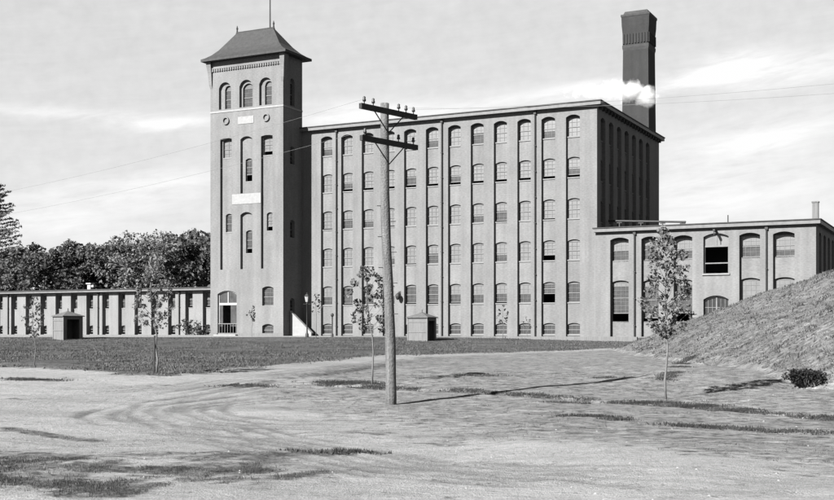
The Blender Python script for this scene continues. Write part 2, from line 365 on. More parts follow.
_wcache = {}
def window(parent, off, s, z, w, h, rise, gap=0.0, pane='paneA', cols=3, rows=4, face='front', depth=0.0, v0=0.0, u0=0.0, head=True, sill=True, name='window', fm='frame', blind=None):
    """window = frame mesh; children: pane, sill. origin at the middle of the sill line."""
    key = (round(w, 2), round(h, 2), round(rise, 2), round(gap, 2), pane, cols, rows, head, sill, fm, blind)
    if key not in _wcache:
        t = .06; hs = h-rise
        f = MB(); hw = w/2
        f.box(-hw, -hw+t, 0, .09, 0, hs); f.box(hw-t, hw, 0, .09, 0, hs)
        f.box(-hw+t, hw-t, .001, .089, gap, gap+.07)
        mid = gap/2+hs*.5
        f.box(-hw+t, hw-t, -.012, .08, mid-.035, mid+.035)
        f.box(-hw+t, hw-t, .002, .088, hs-.05, hs)
        for i in range(1, cols):
            x = -hw+w*i/cols; f.box(x-.011, x+.011, .008, .07, gap+.07, mid-.035); f.box(x-.011, x+.011, .008, .07, mid+.035, hs-.05)
        for i in range(1, rows):
            if abs(i-rows/2) < .1: continue
            zz = gap+(hs-gap)*i/rows
            if abs(zz-mid) > .08: f.box(-hw+t, hw-t, .012, .066, zz-.012, zz+.012)
        p = MB(); p.quad((-hw+t, .045, gap+.05), (hw-t, .045, gap+.05), (hw-t, .045, hs-.02), (-hw+t, .045, hs-.02))
        hd = MB()
        arc = arch_curve(-hw, hw, hs, h) if rise > 0 else []
        yy = .02
        for (a, za), (b, zb) in zip(arc[:-1], arc[1:]): hd.quad((a, yy, hs), (b, yy, hs), (b, yy, zb), (a, yy, za))
        sl = MB(); sl.box(-hw+.003, hw-.003, -.20, .05, -.10, .0-.002)
        bl = MB()
        if blind: bl.quad((-hw+t, .036, hs-(hs-gap)*blind), (hw-t, .036, hs-(hs-gap)*blind), (hw-t, .036, hs-.03), (-hw+t, .036, hs-.03))
        def me(mb, nm, m):
            x = bpy.data.meshes.new(nm); x.from_pydata(mb.v, [], mb.f); x.materials.append(m); x.update(); return x
        _wcache[key] = (me(f, 'window_frame', M[fm]), me(p, 'pane', M[pane]), me(hd, 'head_panel', M['head' if head is True else head]) if arc else None,
                        me(sl, 'sill', M['sill']) if sill else None, me(bl, 'blind', M['paneA']) if blind else None)
    mf, mp, mh, ms, mbl = _wcache[key]
    o = bpy.data.objects.new(name, mf); C.objects.link(o); o.parent = parent
    if face == 'front': o.location = (s-off[0], v0+depth-off[1], z-off[2])
    elif face == 'right': o.location = (u0-depth-off[0], v0+s-off[1], z-off[2]); o.rotation_euler = (0, 0, math.pi/2)
    for nm, d in (('pane', mp), ('head_panel', mh), ('sill', ms), ('blind', mbl)):
        if d: c = bpy.data.objects.new(nm, d); C.objects.link(c); c.parent = o
    return o
def cornice(parent, off, u0, u1, v0, v1, zt, over=.5, th=.42, name='cornice'):
    """box ring of cornice with darker coping, drawn round the roof"""
    b = MB(); b.box(u0-over, u1+over, v0-over, v1+over, zt-th, zt-.10); b.build(name, M['trim'], parent, off=off)
    c = MB(); c.box(u0-over-.07, u1+over+.07, v0-over-.07, v1+over+.07, zt-.10, zt); c.build('roof', M['cop'], parent, off=off)
def downpipe(parent, off, s, v, z0, z1):
    b = MB(); b.tube([(s, v-.12, z0), (s, v-.12, z1)], .075, 8)
    b.box(s-.13, s+.13, v-.22, v-.02, z1-.35, z1)
    for k in range(int((z1-z0)/2.5)): b.box(s-.1, s+.1, v-.20, v-.001, z0+1+k*2.5, z0+1.06+k*2.5)
    b.build('downpipe', M['pipe'], parent, off=off)

# ------------------------------------------------------------------ main mill
UL = pu(301.5)                                          # left end of the main block
D1, RV = .30, .17
off = (UL, 0, BZ)
mill = empty('mill_building', w2(UL, 0, BZ), TH, label='tall six storey brick mill block with rows of arched windows', cat='factory building')
wc = [pu(x) for x in (326.6, 572.9)]
pitch = (wc[1]-wc[0])/11
WW = 1.40
row_top = [20.62, 16.62, 12.66, 8.70, 4.66, .68]
row_h = [2.05, 1.95, 1.95, 1.95, 2.0, 1.12]
wb = MB()
colsA, colsB = [], []
for i in range(12):
    s = wc[0]+pitch*i; a, b = s-WW/2, s+WW/2
    colsA.append((a, b, [(a, b, BZ, 20.62, .24)]))
    colsB.append((a, b, [(a, b, row_top[r]-row_h[r], row_top[r], .20) for r in (5, 4, 3, 2, 1, 0)]))
ZT = 21.72
layer(wb, UL, 0, BZ-.5, ZT-.42, colsA, 0, D1, front(0))
layer(wb, UL, -.45, BZ-.5, ZT-.5, colsB, D1, RV, front(0))
LEN = 22.8
sp = LEN/8.1
colsA, colsB = [], []
sw = 1.5
scen = [1.9+sp*i*.955 for i in range(7)]
for s in scen:
    a, b = s-sw/2, s+sw/2
    colsA.append((a, b, [(a, b, BZ, 20.4, .3)]))
    colsB.append((a, b, [(a, b, row_top[r]-row_h[r]-.3, row_top[r]-.15, .22) for r in (5, 4, 3, 2, 1, 0)]))
layer(wb, .001, LEN, BZ-.5, ZT-.42, colsA, 0, D1, right(0, 0))
layer(wb, .45, LEN, BZ-.5, ZT-.5, colsB, D1, RV, right(0, 0))
wb.quad((UL, 0, BZ-.5), (UL, LEN, BZ-.5), (UL, LEN, ZT-.3), (UL, 0, ZT-.3))
wb.quad((UL, LEN, BZ-.5), (0, LEN, BZ-.5), (0, LEN, ZT-.3), (UL, LEN, ZT-.3))
wb.build('wall', M['brick'], mill, off=off)
fl = MB()
for k in range(5): z = .9+4*k; fl.quad((UL+.1, .9, z), (-.9, .9, z), (-.9, LEN-.2, z), (UL+.1, LEN-.2, z))
fl.build('floor', M['floor'], mill, off=off)
cornice(mill, off, UL, 0, 0, LEN, ZT)
# string band of brick just under the eaves + corner quoin strip
for i in range(12):
    for r in range(6):
        h = row_h[r]; z = row_top[r]-h; s = wc[0]+pitch*i
        rr = random.random(); gap, pane, blind = 0.0, 'paneA', None
        if r == 1: gap = .24 if i not in (0,) else 0
        elif r == 0: gap = 0
        elif r == 2: gap = .0 if rr < .55 else .12
        elif r == 3: gap = .5 if i == 10 else (0 if rr < .7 else .1)
        elif r == 4:
            gap = .85 if i == 10 else (.12 if rr < .5 else 0); pane = 'paneB'; blind = .55 if i < 10 and rr > .3 else None
        if r == 5: pane = 'paneB'
        if i == 11 and r == 4: pane = 'paneB'; gap = 0; blind = None
        if r in (0, 1, 2, 3) and blind is None:
            if (i*7+r*3) % 5 == 0: pane, blind = 'paneB', .62
            elif (i*5+r) % 7 == 0: pane, blind = 'paneB', .4
        window(mill, off, s, z, WW, h, .20, gap, pane, 3, 4 if r < 5 else 2, 'front', D1+RV-.04, 0, blind=blind)
for i, s in enumerate(scen):
    for r in range(4):
        window(mill, off, s, row_top[r]-row_h[r]-.3, sw, row_h[r]+.15, .22, 0, 'paneC', 3, 4, 'right', D1+RV-.04, 0, 0, fm='head')
for px in (336.8, 442.2, 535.4): downpipe(mill, off, pu(px), 0, BZ, ZT-.42)
# mill flagless roof hatch lines at the side eave: brackets
for k in range(22):
    br = MB(); br.box(.02, .34, .6+k*1.03, .78+k*1.03, ZT-.72, ZT-.425); br.build('eave_bracket', M['soffit'], mill, off=off)

# ------------------------------------------------------------------ tower
VT = -3.7
TL, TR = pu(210.5, VT), pu(283.2, VT)
toff = (TL, VT, BZ)
tower = empty('stair_tower', w2(TL, VT, BZ), TH, label='square-topped brick stair tower with hipped slate roof left of the mill', cat='tower')
TD = 3.7
TZ = pz(283, 53.5, VT)                                   # eaves
def tu(px): return pu(px, VT)
def tz(px, py): return pz(px, py, VT)
tb = MB(); ch = .3; rv = .2
# front skin: belfry arches, tall recessed strips
ra, rb_ = tu(220.2), tu(231.8); ma, mb_ = tu(240.4), tu(252.2); ca, cb = tu(261.0), tu(272.6)
zstrip = tz(266, 268.5); zb0 = tz(266, 104.8); zb1 = tz(266, 77.3)
zt1 = tz(226, 138.2); zt2 = tz(267, 134.9); zmid = tz(246, 136.2)
bel = .85
door = (tu(217.6), tu(236.6), BZ, tz(227, 290.7))
w4 = (tu(262.2), tu(273.4)); z4 = (tz(268, 305.6), tz(268, 286.3)); z5 = (tz(268, 335.6)+.12, tz(268, 324))
layer(tb, TL, TR, BZ-.5, TZ, [
    (door[0], door[1], [(door[0], door[1], door[2], door[3], .35), (ra, rb_, zstrip, zt1, .1), (tu(218.9), tu(230.9), zb0, zb1, .62)]),
    (ma, mb_, [(ma, mb_, zstrip, tz(246, 212), .3), (ma, mb_, tz(246, 193.2), zmid, .3), (tu(239.6), tu(252.0), zb0, zb1, .62)]) if False else
    (min(ma, tu(239.4)), max(mb_, tu(252.6)), [(ma, mb_, zstrip, tz(246, 212), .3), (ma, mb_, tz(246, 193.2), zmid, .3), (tu(239.4), tu(252.6), zb0, zb1, .65)]),
    (tu(259.2), w4[1], [(w4[0], w4[1], z5[0], z5[1], .2), (w4[0], w4[1], z4[0], z4[1], .2), (ca, cb, zstrip, zt2, .1), (tu(259.2), tu(271.8), zb0, zb1, .62)]),
], 0, ch, front(VT))
# inner skin with the actual windows
def hole(a, b, p, q, px): return (tu(a), tu(b), tz(px, q), tz(px, p), .18)
holesL = [hole(224.2, 230.6, 213.5, 232, 227), hole(221.6, 231.2, 138.8, 157.5, 226)]
holesM = [hole(244.4, 251.2, 230, 253, 248), hole(244.0, 250.8, 158, 181, 247)]
holesR = [hole(265.2, 271.6, 212, 230.5, 268), hole(261.8, 272.2, 135.6, 154.5, 267)]
inner = MB()
def belf(a, b): return (tu(a), tu(b), zb0+.05, zb1-.35, .5)
layer(tb, TL+.3, TR-.3, zstrip-.4, TZ-.1, [
    (tu(219.5), tu(232.5), [(h) for h in holesL] + [belf(223.4, 230.6)]),
    (tu(240), tu(252.8), holesM + [belf(241.4, 252.2)]),
    (tu(260.5), tu(273), holesR + [belf(263.4, 271.2)])], ch, rv, front(VT))
# other faces
wr = [(1.1, 2.0, zb0+.3, zb1-.1, .3)]
layer(tb, .001, TD, BZ-.5, TZ, [(1.2, 2.3, [(1.3, 2.2, 1.5, 3.4, .2), (1.3, 2.2, 9.8, 11.7, .2), (1.3, 2.2, 17.6, 19.5, .2), (1.3, 2.2, zb0, zb1, .45)])], 0, .3, right(TR, VT))
tb.quad((TL, VT, BZ-.5), (TL, VT+TD, BZ-.5), (TL, VT+TD, TZ), (TL, VT, TZ))
tb.quad((TL, VT+TD, BZ-.5), (TR, VT+TD, BZ-.5), (TR, VT+TD, TZ), (TL, VT+TD, TZ))
# corbel corner brackets and plinth
tb.box(TL-.06, TR+.06, VT-.07, VT-.002, BZ-.4, BZ+.35) if False else None
tb.build('wall', M['brick'], tower, off=toff)
pl = MB(); pl.box(TL-.08, door[0]-.05, VT-.09, VT-.003, BZ-.4, BZ+.28); pl.box(door[1]+.05, TR+.08, VT-.09, VT-.003, BZ-.4, BZ+.28); pl.box(TR+.003, TR+.085, VT-.002, -.003, BZ-.4, BZ+.28)
pl.build('plinth', M['board'], tower, off=toff)
for (a, b, z0, z1, r_) in holesL+holesM+holesR:
    i = (holesL+holesM+holesR).index((a, b, z0, z1, r_))
    gap = {0: 0, 1: 0, 2: .5, 3: .7, 4: .45, 5: .4}[i]
    window(tower, toff, (a+b)/2, z0, b-a, z1-z0, .18, gap, 'paneA' if i in (1, 4, 5) else 'paneB', 2, 4, 'front', ch+rv-.03, VT)
for a, b in ((223.4, 230.6), (241.4, 252.2), (263.4, 271.2)):
    window(tower, toff, (tu(a)+tu(b))/2, zb0+.05, tu(b)-tu(a), zb1-zb0-.4, .5, 0, 'paneB', 2, 4, 'front', ch+rv-.03, VT)
window(tower, toff, (w4[0]+w4[1])/2, z4[0], w4[1]-w4[0], z4[1]-z4[0], .2, 0, 'paneB', 3, 4, 'front', ch-.03, VT)
window(tower, toff, (w4[0]+w4[1])/2, z5[0], w4[1]-w4[0], z5[1]-z5[0], .2, 0, 'paneB', 3, 2, 'front', ch-.03, VT)
for z0, z1 in ((1.5, 3.4), (9.8, 11.7), (17.6, 19.5), (zb0, zb1)):
    window(tower, toff, 1.75, z0, .9, z1-z0, .2 if z0 < 20 else .45, 0, 'paneC', 2, 4, 'right', .27, VT, TR)
# entrance
dw = door[1]-door[0]; dh = door[3]-BZ
dd = MB(); dd.box(door[0], door[0]+.12, VT+.2, VT+.3, BZ, BZ+dh-.35); dd.box(door[1]-.12, door[1], VT+.2, VT+.3, BZ, BZ+dh-.35)
tr_z = tz(227, 304)
dd.box(door[0]+.12, door[1]-.12, VT+.17, VT+.3, tr_z-.12, tr_z+.12)
for (p, zp), (r, zr) in list(zip(arch_curve(door[0], door[1], BZ+dh-.35, BZ+dh)[:-1], arch_curve(door[0], door[1], BZ+dh-.35, BZ+dh)[1:])):
    dd.add([(p, VT+.2, zp-.14), (r, VT+.2, zr-.14), (r, VT+.2, zr), (p, VT+.2, zp)], [(0, 1, 2, 3)])
cx = (door[0]+door[1])/2
dd.box(cx-.05, cx+.05, VT+.2, VT+.28, tr_z+.12, BZ+dh-.1)
df = dd.build('door_frame', M['white'], tower, off=toff)
fan = MB(); fan.quad((door[0]+.1, VT+.26, tr_z), (door[1]-.1, VT+.26, tr_z), (door[1]-.1, VT+.26, BZ+dh-.1), (door[0]+.1, VT+.26, BZ+dh-.1))
fan.build('fanlight', M['paneB'], tower, off=toff)
for k, (a, b) in enumerate(((door[0]+.125, door[0]+.55), (cx+.32, door[1]-.125))):
    d_ = MB(); d_.box(a, b, VT+.22, VT+.29, BZ+1.0, tr_z-.125); d_.build('side_panel', M['paneB'], tower, off=toff)
rl = MB(); rl.box(door[0]+.02, door[1]-.02, VT+.08, VT+.14, BZ+1.25, BZ+1.33); rl.box(door[0]+.02, door[1]-.02, VT+.06, VT+.18, BZ-.05, BZ+.3)
for k in range(7): x = door[0]+.15+k*(dw-.3)/6; rl.box(x-.02, x+.02, VT+.09, VT+.13, BZ+.3, BZ+1.25)
rl.build('railing', M['frame'], tower, off=toff)
st = MB(); st.box(door[0]-.2, door[1]+.2, VT-.5, VT-.1, BZ-.3, BZ+.14); st.build('door_step', M['stone'], tower, off=toff)
# stone bands and plaques
sb = MB(); sb.box(TL-.03, TR+.03, VT-.05, VT-.003, zb0-.34, zb0-.16); sb.box(TR+.003, TR+.05, VT-.002, 0, zb0-.34, zb0-.16); sb.build('string_course', M['stone'], tower, off=toff)
for (a, b, p, q, px) in ((238.0, 253.8, 116.2, 123.6, 246), (232.2, 261, 193.6, 203.8, 246.5)):
    s_ = MB(); s_.box(tu(a), tu(b), VT-.04, VT-.002, tz(px, q), tz(px, p)); s_.build('stone_plaque', M['stone'], tower, off=toff)
for px, py in ((226.2, 120.8), (266.4, 117.4)):
    c_ = MB(); u0, z0 = tu(px), tz(px, py); n = 20
    ri, ro = .30, .42
    for k in range(n):
        t0, t1 = 2*math.pi*k/n, 2*math.pi*(k+1)/n
        P = lambda r, t, y: (u0+r*math.cos(t), VT+y, z0+r*math.sin(t))
        c_.quad(P(ri, t0, -.16), P(ri, t1, -.16), P(ro, t1, -.16), P(ro, t0, -.16)); c_.quad(P(ri, t0, -.16), P(ri, t0, -.002), P(ri, t1, -.002), P(ri, t1, -.16)); c_.quad(P(ro, t1, -.16), P(ro, t1, -.002), P(ro, t0, -.002), P(ro, t0, -.16))
    rg = c_.build('roundel', M['brick'], tower, off=toff)
# dentil band and corner brackets
db = MB(); z = TZ-1.05
nD = 30
for k in range(nD):
    u = TL+.35+(TR-TL-.7)*k/(nD-1); db.box(u-.09, u+.09, VT-.14, VT-.003, z, z+.28)
db.box(TL+.1, TR-.1, VT-.16, VT-.002, z+.281, z+.40)
db.build('dentil_band', M['brick'], tower, off=toff)
for (ua, ub) in ((TL-.32, TL+.28), (TR-.28, TR+.32)):
    k_ = MB()
    prof = [(.0, -2.9), (.12, -2.4), (.20, -1.2), (.34, -.35), (.34, 0)]
    for (o0, z0), (o1, z1) in zip(prof[:-1], prof[1:]):
        lo = TL if ua < TL else TR; sgn = -1 if ua < TL else 1
        k_.add([(lo-sgn*.25, VT-o0, TZ+z0), (lo+sgn*o0, VT-o0, TZ+z0), (lo+sgn*o0, VT+.5, TZ+z0), (lo-sgn*.25, VT-o1, TZ+z1), (lo+sgn*o1, VT-o1, TZ+z1), (lo+sgn*o1, VT+.5, TZ+z1)],
               [(0, 1, 4, 3), (1, 2, 5, 4), (0, 3, 5, 2)])
    k_.build('corner_corbel', M['brick'], tower, off=toff)
# hipped bell-cast roof
ov = .75
e = [TL-ov, TR+ov, VT-ov, VT+TD+ov]
ridge_z = TZ+3.4
vm = VT+TD/2
rl_, rr_ = pu(237.2, vm), pu(273.6, vm)
rf = MB(); prof = [(0, 0), (.12, .05), (.3, .17), (.5, .36), (.72, .64), (1, 1)]
rings = []
for t, hh in prof:
    a = e[0]+(rl_-e[0])*t; b = e[1]+(rr_-e[1])*t; c = e[2]+(vm-.06-e[2])*t; d = e[3]+(vm+.06-e[3])*t; z = TZ+.28+(ridge_z-TZ-.28)*hh
    rings.append([(a, c, z), (b, c, z), (b, d, z), (a, d, z)])
for r0, r1 in zip(rings[:-1], rings[1:]):
    for k in range(4): rf.quad(r0[k], r0[(k+1) % 4], r1[(k+1) % 4], r1[k])
rf.quad(*rings[-1]); rfo = rf.build('roof', M['slate'], tower, off=toff)
ev = MB(); ev.box(e[0], e[1], e[2], e[3], TZ+.02, TZ+.278); ev.build('eaves', M['soffit'], tower, off=toff)
rc = MB(); rc.tube([(rl_, vm, ridge_z+.03), (rr_, vm, ridge_z+.03)], .09, 6); rc.build('ridge_cap', M['cop'], tower, off=toff)
for x in (rl_, rr_):
    f_ = MB(); f_.lathe([(.16, -.1), (.10, .1), (.07, .35), (.12, .45), (.08, .6), (.02, .8), (0, .82)], 10, (x, vm, ridge_z)); f_.build('finial', M['cop'], tower, off=toff, smooth=True)
fp = MB(); up = pu(269.3, vm); fp.tube([(up, vm+.15, ridge_z-.3), (up, vm+.15, ridge_z+6.5)], [.085, .05], 8); fp.lathe([(0, -.12), (.1, -.06), (.13, 0), (.1, .08), (0, .14)], 10, (up, vm+.15, ridge_z+6.6))
fp.build('flagpole', M['pipe'], tower, off=toff)

# sloping cellar stair wall at the foot of the tower
cw = empty('stair_wall', w2(TR+.09, -2.5, BZ), TH, label='low pale wall with a sloping top right of the tower foot', cat='wall')
c_ = MB(); L_ = 2.6; hh = 2.55
vs = [(0, 0, -.3), (L_, 0, -.3), (L_, 0, .25), (0, 0, hh), (0, .3, -.3), (L_, .3, -.3), (L_, .3, .25), (0, .3, hh)]
c_.add(vs, [(0, 1, 2, 3), (5, 4, 7, 6), (1, 5, 6, 2), (3, 2, 6, 7), (4, 0, 3, 7)]); c_.build('wall', M['stone'], cw)
c_ = MB(); c_.add([(0, -.05, hh+.003), (L_+.05, -.05, .24), (L_+.05, .35, .24), (0, .35, hh+.003), (0, -.05, hh+.1), (L_+.05, -.05, .34), (L_+.05, .35, .34), (0, .35, hh+.1)],
    [(0, 1, 2, 3), (4, 5, 6, 7), (0, 1, 5, 4), (1, 2, 6, 5), (3, 7, 6, 2), (0, 4, 7, 3)]); c_.build('coping', M['stone'], cw)

# ------------------------------------------------------------------ right wing
VW = -.32
RU0, RU1 = pu(595.5, VW), pu(816, VW)
woff = (RU0, VW, BZ)
wing = empty('mill_wing', w2(RU0, VW, BZ), TH, label='long two storey brick wing at the right with flat roof', cat='factory building')
ZW = pz(597, 228, VW)
def ru(px): return pu(px, VW)
def rz(px, py): return pz(px, py, VW)
zu0, zu1 = rz(620, 260.5), rz(620, 237.5); zl0, zl1 = rz(620, 321.5), rz(620, 280.2)
bays = [(610.2, 628.6), (641.3, 658.6), (673.6, 692.2), (739.3, 760), (773, 794.6)]
A, B = [], []
for i, (a, b) in enumerate(bays):
    A.append((ru(a), ru(b), [(ru(a), ru(b), BZ, zu1, .22)]))
    B.append((ru(a), ru(b), [(ru(a), ru(b), zl0, zl1, .2), (ru(a), ru(b), zu0, zu1-.02, .22)]))
big = (ru(703.4), ru(728.6)); zbg = (rz(715, 273.3), rz(715, 233.2)); zdr = (BZ, rz(715, 295.5))
A.insert(3, (big[0], big[1], [(big[0], big[1], zdr[0], zdr[1], .35), (big[0], big[1], zbg[0], zbg[1], .3)]))
w_ = MB()
layer(w_, RU0, RU1, BZ-.5, ZW-.42, A, 0, .4, front(VW))
Bs = sorted(B)
layer(w_, RU0, big[0]-.05, BZ-.5, ZW-.42, Bs[:3], .4, .24, front(VW))
layer(w_, big[1]+.05, RU1-.42, BZ-.5, ZW-.42, Bs[3:], .4, .24, front(VW))
RL = 30
cs = [(2+3.1*k, 3.6+3.1*k, [(2+3.1*k, 3.6+3.1*k, BZ, zu1, .2)]) for k in range(9)]
cb_ = [(2+3.1*k, 3.6+3.1*k, [(2+3.1*k, 3.6+3.1*k, zl0+1, zl1, .2), (2+3.1*k, 3.6+3.1*k, zu0, zu1-.02, .2)]) for k in range(9)]
layer(w_, .001, RL, BZ-.5, ZW-.42, cs, 0, .4, right(RU1, VW))
layer(w_, .42, RL, BZ-.5, ZW-.42, cb_, .4, .24, right(RU1, VW))
w_.quad((RU0, VW, BZ-.5), (RU0, VW+RL, BZ-.5), (RU0, VW+RL, ZW-.3), (RU0, VW, ZW-.3))
w_.quad((RU0, VW+RL, BZ-.5), (RU1, VW+RL, BZ-.5), (RU1, VW+RL, ZW-.3), (RU0, VW+RL, ZW-.3))
w_.build('wall', M['brick'], wing, off=woff)
# the wing's cornice and roof; the tall block stands through them, so the roof is cut in two strips
b = MB(); b.box(RU0-.12, RU1+.4, VW-.4, -.003, ZW-.42, ZW-.10); b.box(.003, RU1+.4, 0, VW+RL+.4, ZW-.42, ZW-.10); b.build('cornice', M['trim'], wing, off=woff)
b = MB(); b.box(RU0-.18, RU1+.47, VW-.47, -.003, ZW-.098, ZW); b.box(.003, RU1+.47, 0, VW+RL+.47, ZW-.098, ZW); b.build('roof', M['cop'], wing, off=woff)
for i, (a, b_) in enumerate(bays):
    s, w = (ru(a)+ru(b_))/2, ru(b_)-ru(a)
    window(wing, woff, s, zu0, w, zu1-zu0-.02, .22, 0, 'paneB', 4, 4, 'front', .6, VW, blind=(.5, .3, .6, .45, .7)[i])
    window(wing, woff, s, zl0, w, zl1-zl0, .2, .75 if i in (0, 2) else (.3 if i == 1 else .0), 'paneB', 4, 8, 'front', .6, VW, blind=.12 if i < 3 else .5)
for k in range(9):
    for z0, z1 in ((zl0+1, zl1), (zu0, zu1-.02)): window(wing, woff, 2.8+3.1*k, z0, 1.6, z1-z0, .2, 0, 'paneC', 3, 4, 'right', .6, VW, RU1, fm='head')
# loading door (open) with fan light above, rail across
s, w = (big[0]+big[1])/2, big[1]-big[0]
o = MB(); z0, z1 = zbg; zf = rz(715, 246)
o.box(big[0], big[0]+.1, VW+.28, VW+.38, z0, z1-.3); o.box(big[1]-.1, big[1], VW+.28, VW+.38, z0, z1-.3); o.box(big[0]+.1, big[1]-.1, VW+.27, VW+.39, zf-.07, zf+.07)
o.box(s-.05, s+.05, VW+.28, VW+.38, zf+.07, z1-.02); o.box(big[0]+.1, big[1]-.1, VW+.28, VW+.36, rz(715, 263)-.05, rz(715, 263)+.05)
lf = o.build('loading_hatch', M['frame'], wing, off=woff)
p = MB(); arc = arch_curve(big[0], big[1], z1-.3, z1)
for (a, za), (b_, zb_) in zip(arc[:-1], arc[1:]): p.quad((a, VW+.33, zf), (b_, VW+.33, zf), (b_, VW+.33, zb_), (a, VW+.33, za))
p.build('fanlight', M['paneA'], wing, off=woff)
sl = MB(); sl.box(big[0]-.1, big[1]+.1, VW-.12, VW+.38, z0-.16, z0-.003); sl.build('sill', M['sill'], wing, off=woff)
hk = MB(); hk.box(s-.09, s+.09, VW-.9, VW-.003, z1+.12, z1+.3); hk.tube([(s, VW-.8, z1+.12), (s, VW-.8, z1-.25)], .04, 6); hk.build('hoist_beam', M['pipe'], wing, off=woff)
rm = MB(); rm.quad((big[0]-.6, VW+4, BZ), (big[1]+.6, VW+4, BZ), (big[1]+.6, VW+4, ZW-.5), (big[0]-.6, VW+4, ZW-.5)); rm.build('inner_partition', M['floor'], wing, off=woff)
# arched doorway below
z0, z1 = zdr; o = MB(); o.box(big[0], big[0]+.09, VW+.28, VW+.38, z0, z1-.35); o.box(big[1]-.09, big[1], VW+.28, VW+.38, z0, z1-.35)
zt = z1-.75
o.box(big[0]+.09, big[1]-.09, VW+.27, VW+.39, z1-1.9, z1-1.8); o.box(s-.06, s+.06, VW+.27, VW+.39, z0, z1-.08)
for k in range(1, 6):
    x = big[0]+w*k/6
    if k != 3: o.box(x-.02, x+.02, VW+.30, VW+.36, z1-1.8, z1-.3)
o.box(big[0]+.09, big[1]-.09, VW+.29, VW+.37, z1-1.1, z1-1.05)
o.build('doorway_frame', M['frame'], wing, off=woff)
p = MB(); arc = arch_curve(big[0], big[1], z1-.35, z1)
for (a, za), (b_, zb_) in zip(arc[:-1], arc[1:]): p.quad((a, VW+.35, z1-1.85), (b_, VW+.35, z1-1.85), (b_, VW+.35, zb_), (a, VW+.35, za))
p.build('fanlight', M['paneC'], wing, off=woff)
p = MB(); p.box(big[0]+.09, s-.06, VW+.31, VW+.36, z0, z1-1.9); p.box(s+.06, big[1]-.09, VW+.31, VW+.36, z0, z1-1.9); p.build('double_door', M['board'], wing, off=woff)
for px in (634.8, 766.6): downpipe(wing, woff, ru(px), VW, BZ, ZW-.42)
# roof vent chimney and steam pipe on the wing roof
uc, vc = pu(815.5, 3), 3
vn = empty('roof_vent', w2(uc, vc, ZW), TH, label='short pale square chimney on the right end of the wing roof', cat='chimney')
b = MB(); b.box(-.26, .26, -.26, .26, 0, 1.75); b.build('stack', M['board'], vn)
b = MB(); b.box(-.31, .31, -.31, .31, 1.75, 1.87); b.build('cap', M['board'], vn)
sp_ = empty('steam_pipe', w2(.5, 3, ZW), TH, label='dark horizontal pipe on trestles over the wing roof', cat='pipe')
zp = .95
b = MB(); b.tube([(-.3, 0, zp), (7.2, 0, zp-.42)], .10, 8); b.build('pipe', M['pipe'], sp_)
for x in (.8, 2.9, 5.0, 6.9):
    b = MB(); q_ = zp-.42*(x+.3)/7.5; b.box(x-.05, x+.05, -.05, .05, 0, q_-.1); b.box(x-.25, x+.25, -.06, .06, q_-.2, q_-.11); b.build('trestle', M['pipe'], sp_)
b = MB(); b.tube([(0, 0, 0), (0, 0, 1.1)], .05, 6); o = b.build('vent_pipe', M['pipe'], loc=w2(pu(728, 4), 4, ZW)); tag(o, 'thin upright vent pipe on the wing roof above the loading hatch', 'pipe')

# ------------------------------------------------------------------ left wing
VL = 10.0
LU1 = pu(216, VL); LU0 = pu(-70, VL)
loff = (LU0, VL, BZ)
lw = empty('low_mill_wing', w2(LU0, VL, BZ), TH, label='long low brick wing left of the tower with white piers', cat='factory building')
ZL = pz(211, 287, VL)
def lu(px): return pu(px, VL)
a0, b0 = lu(72.5+1.6), lu(206.5); lp = (b0-a0)/8
zlu0, zlu1 = pz(205, 307.2, VL), pz(205, 291.8, VL); zll0, zll1 = pz(205, 334.3, VL), pz(205, 325.2, VL)
A, B = [], []; cent = []
k = 8
while a0+lp*k > LU0+1.2: cent.insert(0, a0+lp*k); k -= 1
lww = 1.15
for s in cent:
    A.append((s-lww/2, s+lww/2, [(s-lww/2, s+lww/2, BZ, ZL-.5, 0)]))
    B.append((s-lww/2, s+lww/2, [(s-lww/2+.08, s+lww/2-.02, zll0, zll1, .1), (s-lww/2+.08, s+lww/2-.02, zlu0, zlu1, .12)]))
l_ = MB()
layer(l_, LU0, LU1, BZ-.5, ZL-.45, A, 0, .5, front(VL)); layer(l_, LU0, LU1, BZ-.5, ZL-.45, B, .5, .2, front(VL))
l_.quad((LU0, VL, BZ-.5), (LU0, VL+16, BZ-.5), (LU0, VL+16, ZL-.3), (LU0, VL, ZL-.3)); l_.quad((LU0, VL+16, BZ-.5), (LU1, VL+16, BZ-.5), (LU1, VL+16, ZL-.3), (LU0, VL+16, ZL-.3))
l_.quad((LU1, VL, BZ-.5), (LU1, VL+16, BZ-.5), (LU1, VL+16, ZL-.3), (LU1, VL, ZL-.3))
l_.build('wall', M['brick_pale'], lw, off=loff)
b = MB(); b.box(LU0-.4, LU1+.02, VL-.65, VL+16.4, ZL-.38, ZL-.14); b.build('cornice', M['trim'], lw, off=loff)
b = MB(); b.box(LU0-.47, LU1+.02, VL-.72, VL+16.47, ZL-.138, ZL); b.build('roof', M['cop'], lw, off=loff)
for i, s in enumerate(cent):
    window(lw, loff, s+.03, zlu0, lww-.10, zlu1-zlu0, .12, .2 if i % 3 else 0, 'paneB', 2, 4, 'front', .66, VL, blind=.45 if i % 2 else None)
    window(lw, loff, s+.03, zll0, lww-.10, zll1-zll0, .1, .25, 'paneC' if i % 3 else 'paneB', 2, 2, 'front', .66, VL)
for px in (8.6, 98.6, 179.6): downpipe(lw, loff, lu(px), VL, BZ, ZL-.4)
